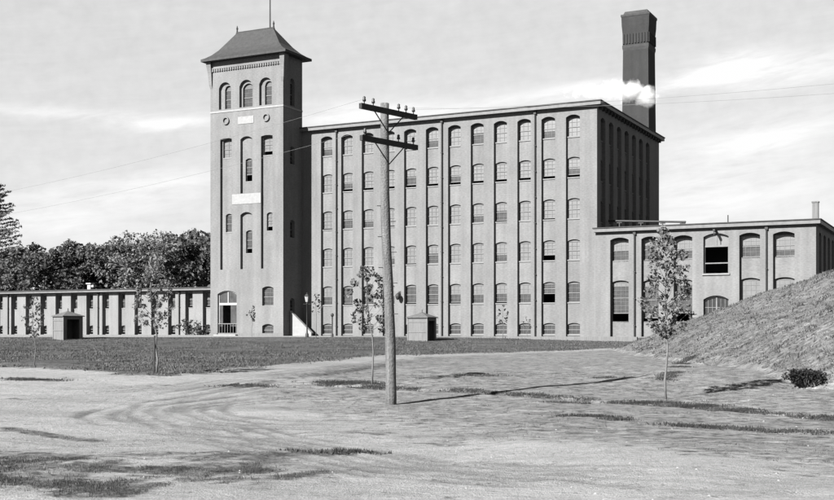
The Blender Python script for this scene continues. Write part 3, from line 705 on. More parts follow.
# return wall between low wing and the main block
cn = MB(); cn.box(LU1+.02, UL-.003, VL+.4, VL+12, BZ-.4, ZL-.6); cn.build('link_wall', M['brick_pale'], lw, off=loff)
uv = pu(90.3, 15)
vn2 = empty('roof_ventilator', w2(uv, 15, ZL), TH, label='small white ventilator on the roof of the low left wing', cat='chimney')
b = MB(); b.box(-.28, .28, -.28, .28, 0, .95); b.build('stack', M['white'], vn2); b = MB(); b.box(-.42, .42, -.42, .42, .95, 1.12); b.build('cap', M['white'], vn2)
b = MB(); b.box(.28, .72, -.2, .2, .55, .85); b.build('outlet', M['white'], vn2)

# ------------------------------------------------------------------ chimney
cu, cv = -6.9, 43.95                        # front right corner
cw_, H = 3.55, 0
chx = (cu-cw_/2, cv+cw_/2)
stk = empty('factory_chimney', w2(chx[0], chx[1], BZ), TH, label='tall square dark brick chimney with flared top behind the mill', cat='chimney')
ctop = (HY-11)*150/F0-BZ
def ring(hw, z): return [(-hw, -hw, z), (hw, -hw, z), (hw, hw, z), (-hw, hw, z)]
def stackmesh(prof):
    b = MB()
    rs = [ring(h, z) for h, z in prof]
    for r0, r1 in zip(rs[:-1], rs[1:]):
        for k in range(4): b.quad(r0[k], r0[(k+1) % 4], r1[(k+1) % 4], r1[k])
    return b
hw = cw_/2
stackmesh([(hw*1.12, -.5), (hw*1.05, ctop*.5), (hw*.965, ctop-4.9)]).build('shaft', M['chimney'], stk)
b = stackmesh([(hw*.965, ctop-4.9), (hw*1.01, ctop-4.5), (hw*1.01, ctop-4.2)]); b.build('lower_band', M['cop'], stk)
b = stackmesh([(hw*.98, ctop-4.2), (hw*.99, ctop-2.6), (hw*1.04, ctop-1.6), (hw*1.06, ctop-.5)])
for k in range(9):
    x = -hw*.9+hw*1.8*k/8; b.box(x-.10, x+.10, -hw*1.05, -hw*.9, ctop-4.0, ctop-2.7); b.box(hw*.9, hw*1.05, x-.10, x+.10, ctop-4.0, ctop-2.7)
b.build('head', M['chimney'], stk)
b = stackmesh([(hw*1.06, ctop-.5), (hw*1.10, ctop-.35), (hw*1.10, ctop-.1), (hw*.95, ctop-.05), (hw*.85, ctop+.35), (hw*.55, ctop+.35), (hw*.55, ctop-2)]); b.build('cap', M['cop'], stk)
# white steam drifting past the chimney
def steam():
    m = bpy.data.materials.new('steam'); n, l = nodes_of(m); n.remove(n['Principled BSDF'])
    pv = n.new('ShaderNodeVolumePrincipled'); pv.inputs['Color'].default_value = (.82, .82, .82, 1); pv.inputs['Anisotropy'].default_value = .0
    tc = n.new('ShaderNodeTexCoord'); t = n.new('ShaderNodeTexNoise'); t.inputs['Scale'].default_value = .6; t.inputs['Detail'].default_value = 7; t.inputs['Roughness'].default_value = .68
    l.new(tc.outputs['Object'], t.inputs['Vector'])
    # puff strung along x: dense on the right, thinning to the left
    sx = n.new('ShaderNodeSeparateXYZ'); l.new(tc.outputs['Object'], sx.inputs[0])
    def mth(o, a, c=None):
        x = n.new('ShaderNodeMath'); x.operation = o
        for i, q in enumerate((a, c)):
            if q is None: continue
            if isinstance(q, (int, float)): x.inputs[i].default_value = q
            else: l.new(q, x.inputs[i])
        return x.outputs[0]
    def blob(x0, z0, rx, rz_, ry=1.6):
        a = mth('POWER', mth('DIVIDE', mth('SUBTRACT', sx.outputs[0], x0), rx), 2.0)
        b_ = mth('POWER', mth('DIVIDE', mth('SUBTRACT', sx.outputs[2], z0), rz_), 2.0)
        c = mth('POWER', mth('DIVIDE', sx.outputs[1], ry), 2.0)
        return mth('SUBTRACT', 1.0, mth('SQRT', mth('ADD', mth('ADD', a, b_), c)))
    s = mth('MAXIMUM', blob(2.6, -.5, 2.0, 1.6), blob(.6, .3, 2.1, 1.6))
    s = mth('MAXIMUM', s, mth('SUBTRACT', blob(-3.2, .1, 6.6, 1.3, 2.0), .22)); s = mth('MAXIMUM', s, blob(-1.2, .6, 2.6, 1.3))
    d = mth('ADD', mth('MULTIPLY', s, 1.0), mth('MULTIPLY', mth('SUBTRACT', t.outputs['Fac'], .5), 2.0))
    d = mth('MAXIMUM', mth('SUBTRACT', d, .16), 0.0)
    l.new(mth('MULTIPLY', d, 1.5), pv.inputs['Density']); l.new(pv.outputs[0], n['Material Output'].inputs['Volume'])
    return m
sx_, sD = (626-CX)/F0*144.0, 144.0
b = MB(); b.box(-9.5, 5.5, -2.4, 2.4, -3, 3); o = b.build('steam_cloud', steam(), loc=(sx_, sD, (HY-93)*sD/F0)); o['kind'] = 'stuff'; o['label'] = 'white puff of steam drifting left in front of the chimney'

# ------------------------------------------------------------------ utility pole and wires
px_, py_ = gpt(391, 404.5); gz = h1(px_, py_)
PT = (HY-103.5)*py_/F0
lean = (384-391)/F0*py_
pole = empty('utility_pole', (px_, py_, gz), 0, label='weathered wooden utility pole with two crossarms standing by the road', cat='utility pole')
Hh = PT-gz
b = MB(); pts, rad = [], []
for k in range(15):
    t = k/14; pts.append((lean*t+.03*math.sin(t*7), .03*math.sin(t*5+1), -.4+(Hh+.4)*t)); rad.append(.160-.038*t+.006*math.sin(k*2.3))
b.tube(pts, rad, 14); po = b.build('post', M['wood'], pole, smooth=True)
ang = math.atan2(1.75, 1.55)
def arm(zrel, name, pins, sag=0.0, side=-1):
    cx, cz = lean*(zrel/Hh), zrel
    d = Vector((math.cos(ang), math.sin(ang), 0)); nrm = Vector((-math.sin(ang), math.cos(ang), 0))*side
    base = Vector((cx, 0, cz))-nrm*.19 if side > 0 else Vector((cx, 0, cz))+nrm*.19
    m = MB(); hl = 1.19
    def bx(c, hl, hw, hz):
        vs = []
        for sz in (-1, 1):
            for a, b2 in ((-1, -1), (1, -1), (1, 1), (-1, 1)): vs.append(c+d*a*hl+nrm*b2*hw+Vector((0, 0, sz*hz)))
        m.add(vs, [(0, 3, 2, 1), (4, 5, 6, 7), (0, 1, 5, 4), (1, 2, 6, 5), (2, 3, 7, 6), (3, 0, 4, 7)])
    bx(base, hl, .055, .075); a = m.build(name, M['arm'], pole)
    for sgn in (-1, 1):
        m2 = MB(); m2.tube([base+d*sgn*.62-Vector((0, 0, .06))-nrm*.0, Vector((cx, 0, cz-.62))+(base-Vector((cx, 0, cz)))*.9], .018, 6); m2.build('brace', M['arm'], pole)
    out = []
    for t in pins:
        c = base+d*t+Vector((0, 0, .075)); m3 = MB(); m3.tube([c, c+Vector((0, 0, .09))], .016, 6); m3.lathe([(.02, .07), (.048, .075), (.05, .12), (.036, .15), (.042, .19), (.02, .215), (0, .22)], 10, tuple(c))
        m3.build('insulator', M['glassins'], pole, smooth=True); out.append(Vector((px_, py_, gz))+c+Vector((0, 0, .14)))
    return out
z_up = (HY-112.5)*py_/F0-gz; z_lo = (HY-143.5)*py_/F0-gz
P1 = arm(z_up, 'crossarm', [-1.03, -.66, .42, .74, 1.07]); P2 = arm(z_lo, 'crossarm', [-1.03, .38, 1.03])
m = MB()
for k in range(9):
    z = 2.2+k*.45; sgn = 1 if k % 2 else -1; x = lean*z/Hh; m.tube([(x+sgn*.12, -.06, z), (x+sgn*.27, -.1, z)], .012, 5)
m.build('climbing_step', M['pipe'], pole)
wd = Vector((math.sin(ang), -math.cos(ang), 0))
def wire(p, dirn, length, drop, sag, label, r=.0035):
    c = MB(); pts = []
    for k in range(41):
        t = k/40; q = p+dirn*length*t; q = q+Vector((0, 0, drop*t-4*sag*t*(1-t))); pts.append(q-p)
    c.tube(pts, r, 5); o = c.build('overhead_wire', M['wire'], loc=p); tag(o, label, 'wire', 'overhead wires strung from the utility pole')
wire(P1[4], wd, 42, -.4, 1.1, 'faint overhead wire running right from the upper crossarm of the pole, the higher one')
wire(P1[3], wd, 42, -.9, 1.25, 'faint overhead wire running right from the upper crossarm of the pole, the lower one')
wire(P1[0], -wd, 60, .4, 1.3, 'faint overhead wire running left from the upper crossarm past the tower')
wire(P2[0], -wd, 60, .4, 1.3, 'faint overhead wire running left from the lower crossarm past the tower')

# ------------------------------------------------------------------ huts, lamp, posts
def hut(loc, rz_, sx=1.9, h=2.05):
    t = empty('watch_hut', loc, rz_)
    b = MB()
    layer(b, -sx/2, sx/2, -.2, h, [], 0, .06, lambda s, d, z: (s, -sx/2+d, z))
    layer(b, -sx/2, sx/2, -.2, h, [(-.62, .62, [(-.62, .62, .05, h-.25, 0)])], 0, .1, lambda s, d, z: (sx/2-d, s, z))
    b.quad((-sx/2, -sx/2, -.2), (-sx/2, sx/2, -.2), (-sx/2, sx/2, h), (-sx/2, -sx/2, h)); b.quad((-sx/2, sx/2, -.2), (sx/2, sx/2, -.2), (sx/2, sx/2, h), (-sx/2, sx/2, h))
    b.quad((-sx/2, -sx/2, .04), (sx/2, -sx/2, .04), (sx/2, sx/2, .04), (-sx/2, sx/2, .04))
    b.build('wall', M['board'], t)
    b = MB(); e = sx/2+.13
    for k in range(2):
        b.box(-sx/2-.02, sx/2+.02, -sx/2-.03, -sx/2-.003, .75+k*.9, .83+k*.9)
    for k in (-1, 1): b.box(k*sx/2-.05, k*sx/2+.05, -sx/2-.035, -sx/2-.004, 0, h)
    b.build('trim', M['board'], t)
    b = MB(); b.box(-e, e, -e, e, h, h+.07)
    b.add([(-e, -e, h+.07), (e, -e, h+.07), (e, e, h+.07), (-e, e, h+.07), (0, 0, h+.52)], [(0, 1, 4), (1, 2, 4), (2, 3, 4), (3, 0, 4)]); b.build('roof', M['hutroof'], t)
    b = MB(); b.lathe([(.06, -.06), (.07, .05), (.03, .12), (.06, .2), (0, .28)], 8, (0, 0, h+.5)); b.build('finial', M['hutroof'], t)
    return t
D = 100; x = (427-CX)/F0*D
cxy = (x-.894*.95+.448*.95, D+.448*.95+.894*.95)
h_ = hut((cxy[0], cxy[1], h1(*cxy)-.05), TH); tag(h_, 'small pale square hut with pyramid roof right of the utility pole', 'hut', 'small wooden watch huts')
D = 103; x = (68-CX)/F0*D; h2 = copy_tree(h_); h2.location = (x, D, h1(x, D)); h2.rotation_euler = (0, 0, TH-R(18)); h2['label'] = 'small dark-sided hut in front of the low left wing'
h_.scale = (1.0, 1.0, 1.0)
def lamp_post():
    D = 106.0; x = (307-CX)/F0*D; t = empty('street_lamp', (x, D, h1(x, D)), 0, label='iron post lamp with pale glass lantern beside the tower', cat='street lamp')
    b = MB(); b.lathe([(.16, 0), (.16, .3), (.09, .4), (.06, .9), (.045, 3.1), (.09, 3.15), (.05, 3.2), (.05, 3.3)], 12); b.build('post', M['pipe'], t, smooth=True)
    b = MB(); b.lathe([(.12, 3.3), (.22, 3.8), (.22, 3.82)], 6); b.build('lantern', M['white'], t)
    b = MB(); b.lathe([(.27, 3.82), (.1, 4.02), (.04, 4.05), (.05, 4.12), (0, 4.2)], 6); b.build('lantern_cap', M['pipe'], t)
    b = MB(); b.box(-.35, .35, -.02, .02, 3.08, 3.12); b.build('ladder_bar', M['pipe'], t)
lamp_post()
D = 108.0; x = (332.3-CX)/F0*D
b = MB(); b.lathe([(.12, 0), (.12, .25), (.06, .35), (.055, 1.9), (.13, 1.98), (.15, 2.1), (.11, 2.22), (0, 2.28)], 12); o = b.build('iron_post', M['pipe'], loc=(x, D, h1(x, D)), smooth=True); tag(o, 'short dark iron post with round knob in front of the mill', 'post')
# round lamp on a bracket on the facade
u_ = pu(399.8); z_ = pz(399.8, 296)
wl = empty('wall_lamp', w2(u_, 0, z_), TH, label='dark oval lamp on bracket on mill wall right of the utility pole', cat='lamp')
b = MB(); b.box(-.03, .03, -.45, -.003, .28, .34); b.box(-.12, .12, -.04, -.002, .1, .5); b.build('bracket', M['pipe'], wl)
b = MB(); b.lathe([(0, -.42), (.14, -.36), (.24, -.15), (.26, .05), (.16, .22), (.05, .28)], 12, (0, -.45, 0)); b.build('globe', M['pipe'], wl, smooth=True)

# ------------------------------------------------------------------ vegetation
def leaves(centers, radii, per, size, flat=.75, seed=0, aspect=1.6):
    """leaf-shaped folded quads clustered round centres -> V,F"""
    r = np.random.default_rng(seed); Vs = []
    for c, rad in zip(centers, radii):
        n = max(3, int(per*(rad**2 if per > 40 else 1)))
        d = r.normal(size=(n, 3)); d /= np.linalg.norm(d, axis=1)[:, None]
        p = c + d*(rad*r.uniform(.35, 1.0, (n, 1))**.6)*np.array([1, 1, flat])
        a = r.normal(size=(n, 3)); a /= np.linalg.norm(a, axis=1)[:, None]
        b = np.cross(a, r.normal(size=(n, 3))); b /= np.linalg.norm(b, axis=1)[:, None]
        c2 = np.cross(a, b); s = size*r.uniform(.6, 1.3, (n, 1))
        v = np.stack([p-a*s*aspect/2, p+b*s*.5+c2*s*.12, p+a*s*aspect/2, p-b*s*.5+c2*s*.12], 1); Vs.append(v.reshape(-1, 3))
    V = np.concatenate(Vs); return V, np.arange(len(V)).reshape(-1, 4)
def big_tree(seed, h, w, leafm, dens=1.0, lsize=.34, open_=0.0, trunk=.35, low=.15):
    r = random.Random(seed); t = empty('tree', (0, 0, 0)); b = MB(); cents, rads = [], []
    top = h*.62; b.tube([(0, 0, -.5), (.1, 0, top*.5), (-.1, .1, top), (0, 0, h*.9)], [trunk, trunk*.75, trunk*.45, .04], 8)
    nb = 26
    for k in range(nb):
        z0 = h*(low+.1+.6*k/nb); az = k*2.4+r.random(); f = (k+.5)/nb
        ln = w*.5*(math.sin(math.pi*(.2+.72*f))**.7)*r.uniform(.7, 1.12)
        e = (ln*math.cos(az), ln*math.sin(az), z0+h*(.05+.16*r.random())); m_ = (e[0]*.5, e[1]*.5, z0+(e[2]-z0)*.35)
        b.tube([(0, 0, z0), m_, e], [trunk*.3, trunk*.17, .03], 5)
        for q in range(5):
            s_ = r.uniform(.55, 1.12); cents.append(np.array([e[0]*s_+r.gauss(0, .07*w), e[1]*s_+r.gauss(0, .07*w), e[2]+r.gauss(0, .05*h)])); rads.append(w*r.uniform(.055, .12))
            if open_: b.tube([m_, tuple(cents[-1])], [trunk*.08, .015], 4)
    for q in range(12): cents.append(np.array([r.gauss(0, .09*w), r.gauss(0, .09*w), h*r.uniform(.75, .97)])); rads.append(w*r.uniform(.05, .1))
    V, Fc = leaves(cents, rads, 9999, lsize, seed=seed) if False else leaves(cents, [q for q in rads], max(4, 42*dens), lsize, seed=seed)
    tk = b.build('trunk', M['bark'], t, smooth=True); cr = np_mesh('crown', V, Fc, leafm, t)
    return t
protos = [big_tree(11, 14, 11, M['leaf'], 1.35), big_tree(12, 13, 12, M['leaf'], 1.3), big_tree(13, 15, 10, M['leaf2'], 1.3), big_tree(14, 14, 12, M['leafwispy'], .5, .26, open_=1)]
used = set()
GRP = 'background trees beyond the low wing'
spots = [  # px of trunk, px row of top, depth, prototype
    (22, 252, 196, 0, 'dark round tree behind the left end of the low wing, beside the pine'),
    (44, 249, 186, 1, 'dark broad tree second from the pine behind the low wing'),
    (66, 253, 200, 2, 'mid grey tree behind the hut at the low wing'),
    (86, 249, 190, 0, 'dark tree rising behind the small white roof ventilator'),
    (107, 246, 204, 1, 'dark tree just right of the white roof ventilator'),
    (124, 243, 192, 2, 'tree just left of the tall pale wispy tree'),
    (151, 233, 184, 3, 'tall pale wispy tree with open branches behind the low wing'),
    (172, 243, 200, 0, 'dark tree just right of the tall pale wispy tree'),
    (190, 237, 190, 1, 'dark dense tree second left of the tower'),
    (207, 238, 198, 0, 'dark dense tree partly hidden by the tower'),
    (6, 262, 190, 2, 'lower tree under the pine at the left edge'),
    (137, 250, 210, 2, 'farther tree glimpsed left of the pale wispy tree'),
    (97, 256, 215, 2, 'farther tree behind the tree row near the roof ventilator'),
]
for px, ty, D, k, lab in spots:
    o = protos[k] if k not in used else copy_tree(protos[k]); used.add(k)
    Hn = [14, 13, 15, 14][k]; Ht = (HY-ty)*D/F0-BZ; sc = Ht/Hn
    o.location = ((px-CX)/F0*D, D, BZ); o.scale = (sc*1.02, sc*1.02, sc); o.rotation_euler = (0, 0, random.uniform(0, 6.2)); tag(o, lab, 'tree', GRP)
# pine at the left edge
def pine(loc, h):
    r = random.Random(5); t = empty('pine_tree', loc, 0, label='feathery pine reaching in at the left edge of the view', cat='tree')
    b = MB(); b.tube([(0, 0, -.5), (0, .1, h*.6), (0, 0, h)], [.3, .2, .03], 8); cents, rads = [], []
    for k in range(34):
        f = k/33; z0 = h*(.2+.78*f); ln = (1-f)**.6*8.0+.6
        for q in range(4):
            az = k*1.9+q*1.57+r.uniform(-.3, .3); L = ln*r.uniform(.7, 1.1); up = .18*L
            e = Vector((L*math.cos(az), L*math.sin(az), z0+up)); b.tube([(0, 0, z0), (e.x*.6, e.y*.6, z0+up*.3), tuple(e)], [.05, .035, .01], 4)
            for s_ in np.arange(.25, 1.05, .1): cents.append(np.array([e.x*s_, e.y*s_, z0+up*s_*s_+r.gauss(0, .08)])); rads.append(.26+.14*r.random())
    V, Fc = leaves(cents, rads, 10, .17, flat=.45, seed=9, aspect=4)
    b.build('trunk', M['bark'], t); np_mesh('crown', V, Fc, M['needles'], t)
D = 192; pine(((-9-CX)/F0*D, D, BZ), (HY-176)*D/F0-BZ)

def sapling(px, py, crown, label, leafm, seed, bark='barkpale', tr=.04, nclump=26, lsize=.14, stake=None, per=12, crad=.2, D=None, name='young_tree', width=None):
    """crown: (x0,x1,ytop,ybot) in photograph pixels"""
    x, y = gpt(px, py) if D is None else ((px-CX)/F0*D, D)
    z = h1(x, y); r = random.Random(seed); s = y/F0
    t = empty(name, (x, y, z), 0, label=label, cat='tree')
    x0, x1, yt, yb = crown; X0, X1 = (x0-px)*s, (x1-px)*s; Zt, Zb = (HY-yt)*s-z, (HY-yb)*s-z
    cxm = (X0+X1)/2; W = (X1-X0)/2
    b = MB(); b.tube([(0, 0, -.2), (.05*r.uniform(-1, 1), 0, Zb*.3), (.07*r.uniform(-1, 1), .03, Zb*.55), (cxm*.15+.05, 0, Zb*.8), (cxm*.3, 0, Zb), (cxm*.6-.05, .03, Zb*.6+Zt*.4), (cxm*.85, 0, Zb*.25+Zt*.75), (cxm*.9, 0, Zt-.1)], [tr*1.15, tr*1.0, tr*.95, tr*.9, tr*.8, tr*.6, tr*.35, .008], 8)
    cents, rads = [], []
    for k in range(nclump):
        f = (k+.5)/nclump; zz = Zb+(Zt-Zb)*f*.97; wr_ = W*(math.sin(math.pi*min(1, .12+f*.85))**.8)
        az = k*2.4+r.uniform(-.4, .4); rr = wr_*r.uniform(.5, 1.0)
        c = Vector((cxm*(.3+.6*f)+rr*math.cos(az), rr*.8*math.sin(az), zz)); zs = max(Zb*.92, zz-rr*.9)
        b.tube([(cxm*(.3+.5*f), 0, zs), tuple((Vector((cxm*(.3+.5*f), 0, zs))+c)/2+Vector((0, 0, -.03))), tuple(c)], [tr*.3, tr*.2, .005], 5)
        for q in range(2): cents.append(np.array(c)+np.array([r.gauss(0, crad*.5), r.gauss(0, crad*.5), r.gauss(0, crad*.6)])); rads.append(crad*r.uniform(.6, 1.2))
    V, Fc = leaves(cents, rads, per, lsize, flat=1, seed=seed, aspect=1.25)
    b.build('trunk', M[bark], t, smooth=True); np_mesh('crown', V, Fc, leafm, t)
    if stake:
        k_ = MB(); k_.tube([(-.09, -.03, -.2), (-.07, 0, stake)], .035, 6); so = k_.build('stake', M['arm'], t)
    return t
sapling(666, 398, (640, 694, 229, 334), 'young slender tree with pale leaves in front of the right wing', M['leafpale'], 21, tr=.035, nclump=62, lsize=.085, per=18, crad=.14)
sapling(156.5, 375, (130, 169, 272, 325), 'young staked tree on the lawn edge before the low left wing', M['leafpale'], 22, tr=.04, nclump=26, lsize=.09, per=19, stake=1.45, crad=.16)
sapling(34, 366, (22, 44, 298, 336), 'thin young tree at the far left before the low wing', M['leafyoung'], 23, tr=.022, nclump=16, lsize=.09, per=10, crad=.13)
sapling(372, 384, (344, 388, 266, 326), 'young tree just left of the utility pole', M['leafyoung'], 24, tr=.03, nclump=23, lsize=.09, per=18, crad=.15)
sapling(503, 335.5, (496, 510, 306, 325), 'tiny bare sapling before the mill right of the pyramid-roofed hut', M['weeds'], 25, D=104, tr=.03, nclump=12, lsize=.16, per=2, crad=.15)
sapling(527, 336, (519, 533, 318, 328), 'tiny faint sapling before the mill near its fourth window bay from the right', M['leafpale'], 26, D=104, tr=.02, nclump=7, lsize=.14, per=2, crad=.12)
sapling(316, 335.5, (311, 321, 292, 312), 'small sapling with few leaves right of the street lamp', M['weeds'], 27, D=105, tr=.03, nclump=9, lsize=.18, per=3, crad=.18)
sapling(252, 336.5, (247, 257, 307, 321), 'small sapling against the tower front right of the door', M['weeds'], 28, D=109, tr=.02, nclump=9, lsize=.17, per=4, crad=.17)
# shrub at the foot of the low wing
def shrub(x, y, w, h, label, m, seed, ls=.2, n=14):
    r = random.Random(seed); t = empty('shrub', (x, y, h1(x, y)), 0, label=label, cat='shrub'); b = MB(); c, rd = [], []
    for k in range(n):
        e = Vector((r.uniform(-w, w)/2, r.uniform(-w, w)/3, h*r.uniform(.3, .95))); b.tube([(e.x*.2, e.y*.2, -.1), tuple(e)], [.03, .01], 4); c.append(np.array(e)); rd.append(w*.16)
    V, Fc = leaves(c, rd, 16, ls, seed=seed); b.build('stem', M['bark'], t); np_mesh('foliage', V, Fc, m, t)
xx, yy = w2(pu(189, 8.6), 8.6)[:2]; shrub(xx, yy, 2.6, 1.9, 'dark shrub at the foot of the low wing near the tower', M['weeds'], 31)
xx, yy = w2(pu(203, 8.8), 8.8)[:2]; shrub(xx, yy, 1.4, 1.2, 'smaller shrub beside the left corner of the tower', M['leafyoung'], 32)
X_, Y_ = g2(808, 388)  # near-black leaves here imitate the shadow inside a hollow
shrub(X_, Y_+.15, 1.15, .5, 'near-black bush standing in for a shadowed hollow at the embankment foot', M['leafshade'], 33, .06, 80)

def blades(P, hgt, wid, m, name, label, seed=0, lean=.35):
    r = np.random.default_rng(seed); n = len(P); az = r.uniform(0, 6.283, n); h = hgt*r.uniform(.5, 1.4, n); ln = r.normal(0, lean, (n, 2))*h[:, None]
    dx, dy = np.cos(az)*wid/2*r.uniform(.6, 1.4, n), np.sin(az)*wid/2
    V = np.stack([np.stack([P[:, 0]-dx, P[:, 1]-dy, P[:, 2]-.02], 1), np.stack([P[:, 0]+dx, P[:, 1]+dy, P[:, 2]-.02], 1), np.stack([P[:, 0]+ln[:, 0], P[:, 1]+ln[:, 1], P[:, 2]+h], 1)], 1).reshape(-1, 3)
    o = np_mesh(name, V, np.arange(len(V)).reshape(-1, 3), m); o['kind'] = 'stuff'; o['label'] = label; return o
def scatter(n, box, fn, seed):
    r = np.random.default_rng(seed); X = r.uniform(box[0], box[1], n); Y = r.uniform(box[2], box[3], n)
    k = np.abs(X/Y) < .42; X, Y = X[k], Y[k]
    g, lw_, mo = masks(X, Y); keep = r.uniform(size=len(X)) < fn(X, Y, g, lw_, mo); X, Y = X[keep], Y[keep]
    return np.stack([X, Y, height(X, Y)], 1)
def tuft(P, k, rad, seed):
    r = np.random.default_rng(seed); Q_ = np.repeat(P, k, 0); Q_[:, 0] += r.normal(0, rad, len(Q_)); Q_[:, 1] += r.normal(0, rad, len(Q_)); Q_[:, 2] = height(Q_[:, 0], Q_[:, 1]); return Q_
patch = lambda X, Y, f, i: np.clip(.5+.6*wav(X, Y, f, i), 0, 1)
P = scatter(110000, (-42, 30, 40, 105), lambda X, Y, g, l_, mo: (l_ > .5)*(mo < .1)*patch(X, Y, .8, 4)*.9, 1)
blades(tuft(P, 4, .14, 2), .07, .07, M['grass'], 'lawn_grass', 'rough mown grass of the lawn before the mill', 3)
P = scatter(26000, (-10, 24, 14, 46), lambda X, Y, g, l_, mo: (l_ < .5)*(mo < .1)*np.clip(g-.25, 0, 1)*patch(X, Y, 1.3, 8)*1.2, 4)
blades(tuft(P, 6, .05, 5), .04, .022, M['dry'], 'verge_grass', 'thin dry grass on the verge beside the road', 6)
P = scatter(42000, (8, 40, 34, 80), lambda X, Y, g, l_, mo: (mo > .15)*(.35+.65*patch(X, Y, 1.2, 2)), 7)
blades(tuft(P, 4, .09, 8), .055, .04, M['dry'], 'bank_grass', 'coarse pale grass covering the embankment', 9)
P = scatter(9000, (8, 40, 34, 80), lambda X, Y, g, l_, mo: (mo > .15)*(.25+.75*patch(X, Y, 2.2, 14)**2), 17)
blades(tuft(P, 5, .10, 18), .10, .06, M['weeds'], 'bank_weeds', 'dark weeds dotted over the embankment', 19)
P = scatter(30000, (-9, 2, 14.5, 19.5), lambda X, Y, g, l_, mo: np.clip(g-.4, 0, 1)*1.6*patch(X, Y, 3, 3)**2, 10)
blades(tuft(P, 6, .05, 11), .028, .014, M['weeds'], 'scrub_grass', 'dark scrubby grass in the near left corner', 12)
# weeds along the ditch and in low clumps on the verge; first clumps stand in for gully shade
r = np.random.default_rng(44); pts = []
for px, py in ((664, 379), (672, 373), (679, 367), (686, 361), (690, 358), (667, 376), (683, 364)):
    x, y = g2(px, py); pts.append(np.stack([r.normal(x, .22, 60), r.normal(y, .25, 60)], 1))
dl = ditch
for (x0, y0), (x1, y1) in zip(dl[:-1], dl[1:]):
    n = int(math.hypot(x1-x0, y1-y0)*90); t = r.uniform(0, 1, n); X = x0+(x1-x0)*t+r.normal(0, .10, n); Y = y0+(y1-y0)*t+.35+r.normal(0, .22, n)
    k = (patch(X, Y, .9, 11) > .18) & (r.uniform(size=n) < .35+.65*patch(X, Y, 2.7, 6)); pts.append(np.stack([X[k], Y[k]], 1))
for px, py, a, b_, n in ((349, 383, 1.0, .35, 420), (372, 386, .6, .2, 120), (590, 419, .75, .16, 110), (617, 422, .3, .1, 40), (697, 427, .75, .22, 150), (742, 429, .45, .2, 80), (782, 431, .5, .2, 90), (476, 375, .35, .2, 80), (478, 377, .9, .1, 60), (570, 404, .5, .15, 50), (604, 378, .4, .1, 50), (40, 380, 1.0, .25, 120), (20, 379, .6, .2, 70), (245, 386, .9, .3, 160), (700, 405, .6, .3, 150), (730, 409, .7, .25, 160), (655, 402, .8, .2, 110), (330, 450, .7, .18, 90), (850, 434, .8, .3, 100)):
    x, y = gpt(px, py); pts.append(np.stack([r.normal(x, a*.6, n), r.normal(y, b_*.8, n)], 1))
P = np.concatenate(pts); P = np.concatenate([P, np.zeros((len(P), 1))], 1)
blades(tuft(P, 7, .08, 12), .055, .035, M['weeds'], 'ditch_weeds_gully_shade', 'dark weeds along the shallow ditch, with clumps standing in for gully shade', 13, .5)
# small stones on the bare ground
r = np.random.default_rng(5); mb = MB()
for k in range(260):
    Y = 14+28*r.random()**1.4; X = (r.random()*2-1)*.4*Y; s = .010+.022*r.random()**3
    z = h1(X, Y); vs = [(X+s*math.cos(a+.3)*r.uniform(.7, 1.2), Y+s*math.sin(a)*r.uniform(.7, 1.2), z) for a in (0, 1.26, 2.5, 3.8, 5.0)]
    mb.add(vs+[(X, Y, z+s*.7)], [(i, (i+1) % 5, 5) for i in range(5)])
o = mb.build('gravel_stones', M['stone']); o['kind'] = 'stuff'; o['label'] = 'small loose stones scattered on the bare earth road'
# pale kerb and gravel path along the foot of the mill
k_ = MB()
k_.box(pu(214, -7.5), pu(640, -6), -7.0, -6.7, BZ-.5, BZ+.02); o = k_.build('kerb', M['board'], loc=w2(0, 0, 0)); o.rotation_euler = (0, 0, TH); o['kind'] = 'structure'

# ------------------------------------------------------------------ light, sky, camera
EL = R(33); sd = Vector((.734, .751, 0)).normalized()
light_dir = Vector((sd.x*math.cos(EL), sd.y*math.cos(EL), -math.sin(EL)))
sun = bpy.data.objects.new('sun', bpy.data.lights.new('sun', 'SUN')); C.objects.link(sun)
sun.data.energy = 5.0; sun.data.angle = R(.5); sun.data.color = (1, .995, .985)
sun.rotation_euler = light_dir.to_track_quat('-Z', 'Y').to_euler()
W = bpy.data.worlds.new('World'); S.world = W; W.use_nodes = True
n, l = W.node_tree.nodes, W.node_tree.links
bg = n['Background']
sky = n.new('ShaderNodeTexSky'); sky.sky_type = 'NISHITA'; sky.sun_disc = False; sky.sun_elevation = EL
sky.sun_rotation = math.atan2(-light_dir.x, -light_dir.y) % (2*math.pi)
sky.air_density = 1.0; sky.dust_density = .6; sky.ozone_density = 1
bw = n.new('ShaderNodeRGBToBW'); l.new(sky.outputs[0], bw.inputs[0])
def mth(o, a, c=None, clamp=False):
    x = n.new('ShaderNodeMath'); x.operation = o; x.use_clamp = clamp
    for i, q in enumerate((a, c)):
        if q is None: continue
        if isinstance(q, (int, float)): x.inputs[i].default_value = q
        else: l.new(q, x.inputs[i])
    return x.outputs[0]
tc = n.new('ShaderNodeTexCoord'); nv = n.new('ShaderNodeVectorMath'); nv.operation = 'NORMALIZE'; l.new(tc.outputs['Generated'], nv.inputs[0])
sx = n.new('ShaderNodeSeparateXYZ'); l.new(nv.outputs[0], sx.inputs[0])
az = mth('ARCTAN2', sx.outputs[0], sx.outputs[1]); el = mth('ARCSINE', sx.outputs[2])
cb3 = n.new('ShaderNodeCombineXYZ'); l.new(mth('MULTIPLY', az, 5.0), cb3.inputs[0]); l.new(mth('MULTIPLY', mth('SUBTRACT', el, mth('MULTIPLY', az, .12)), 26.0), cb3.inputs[1])
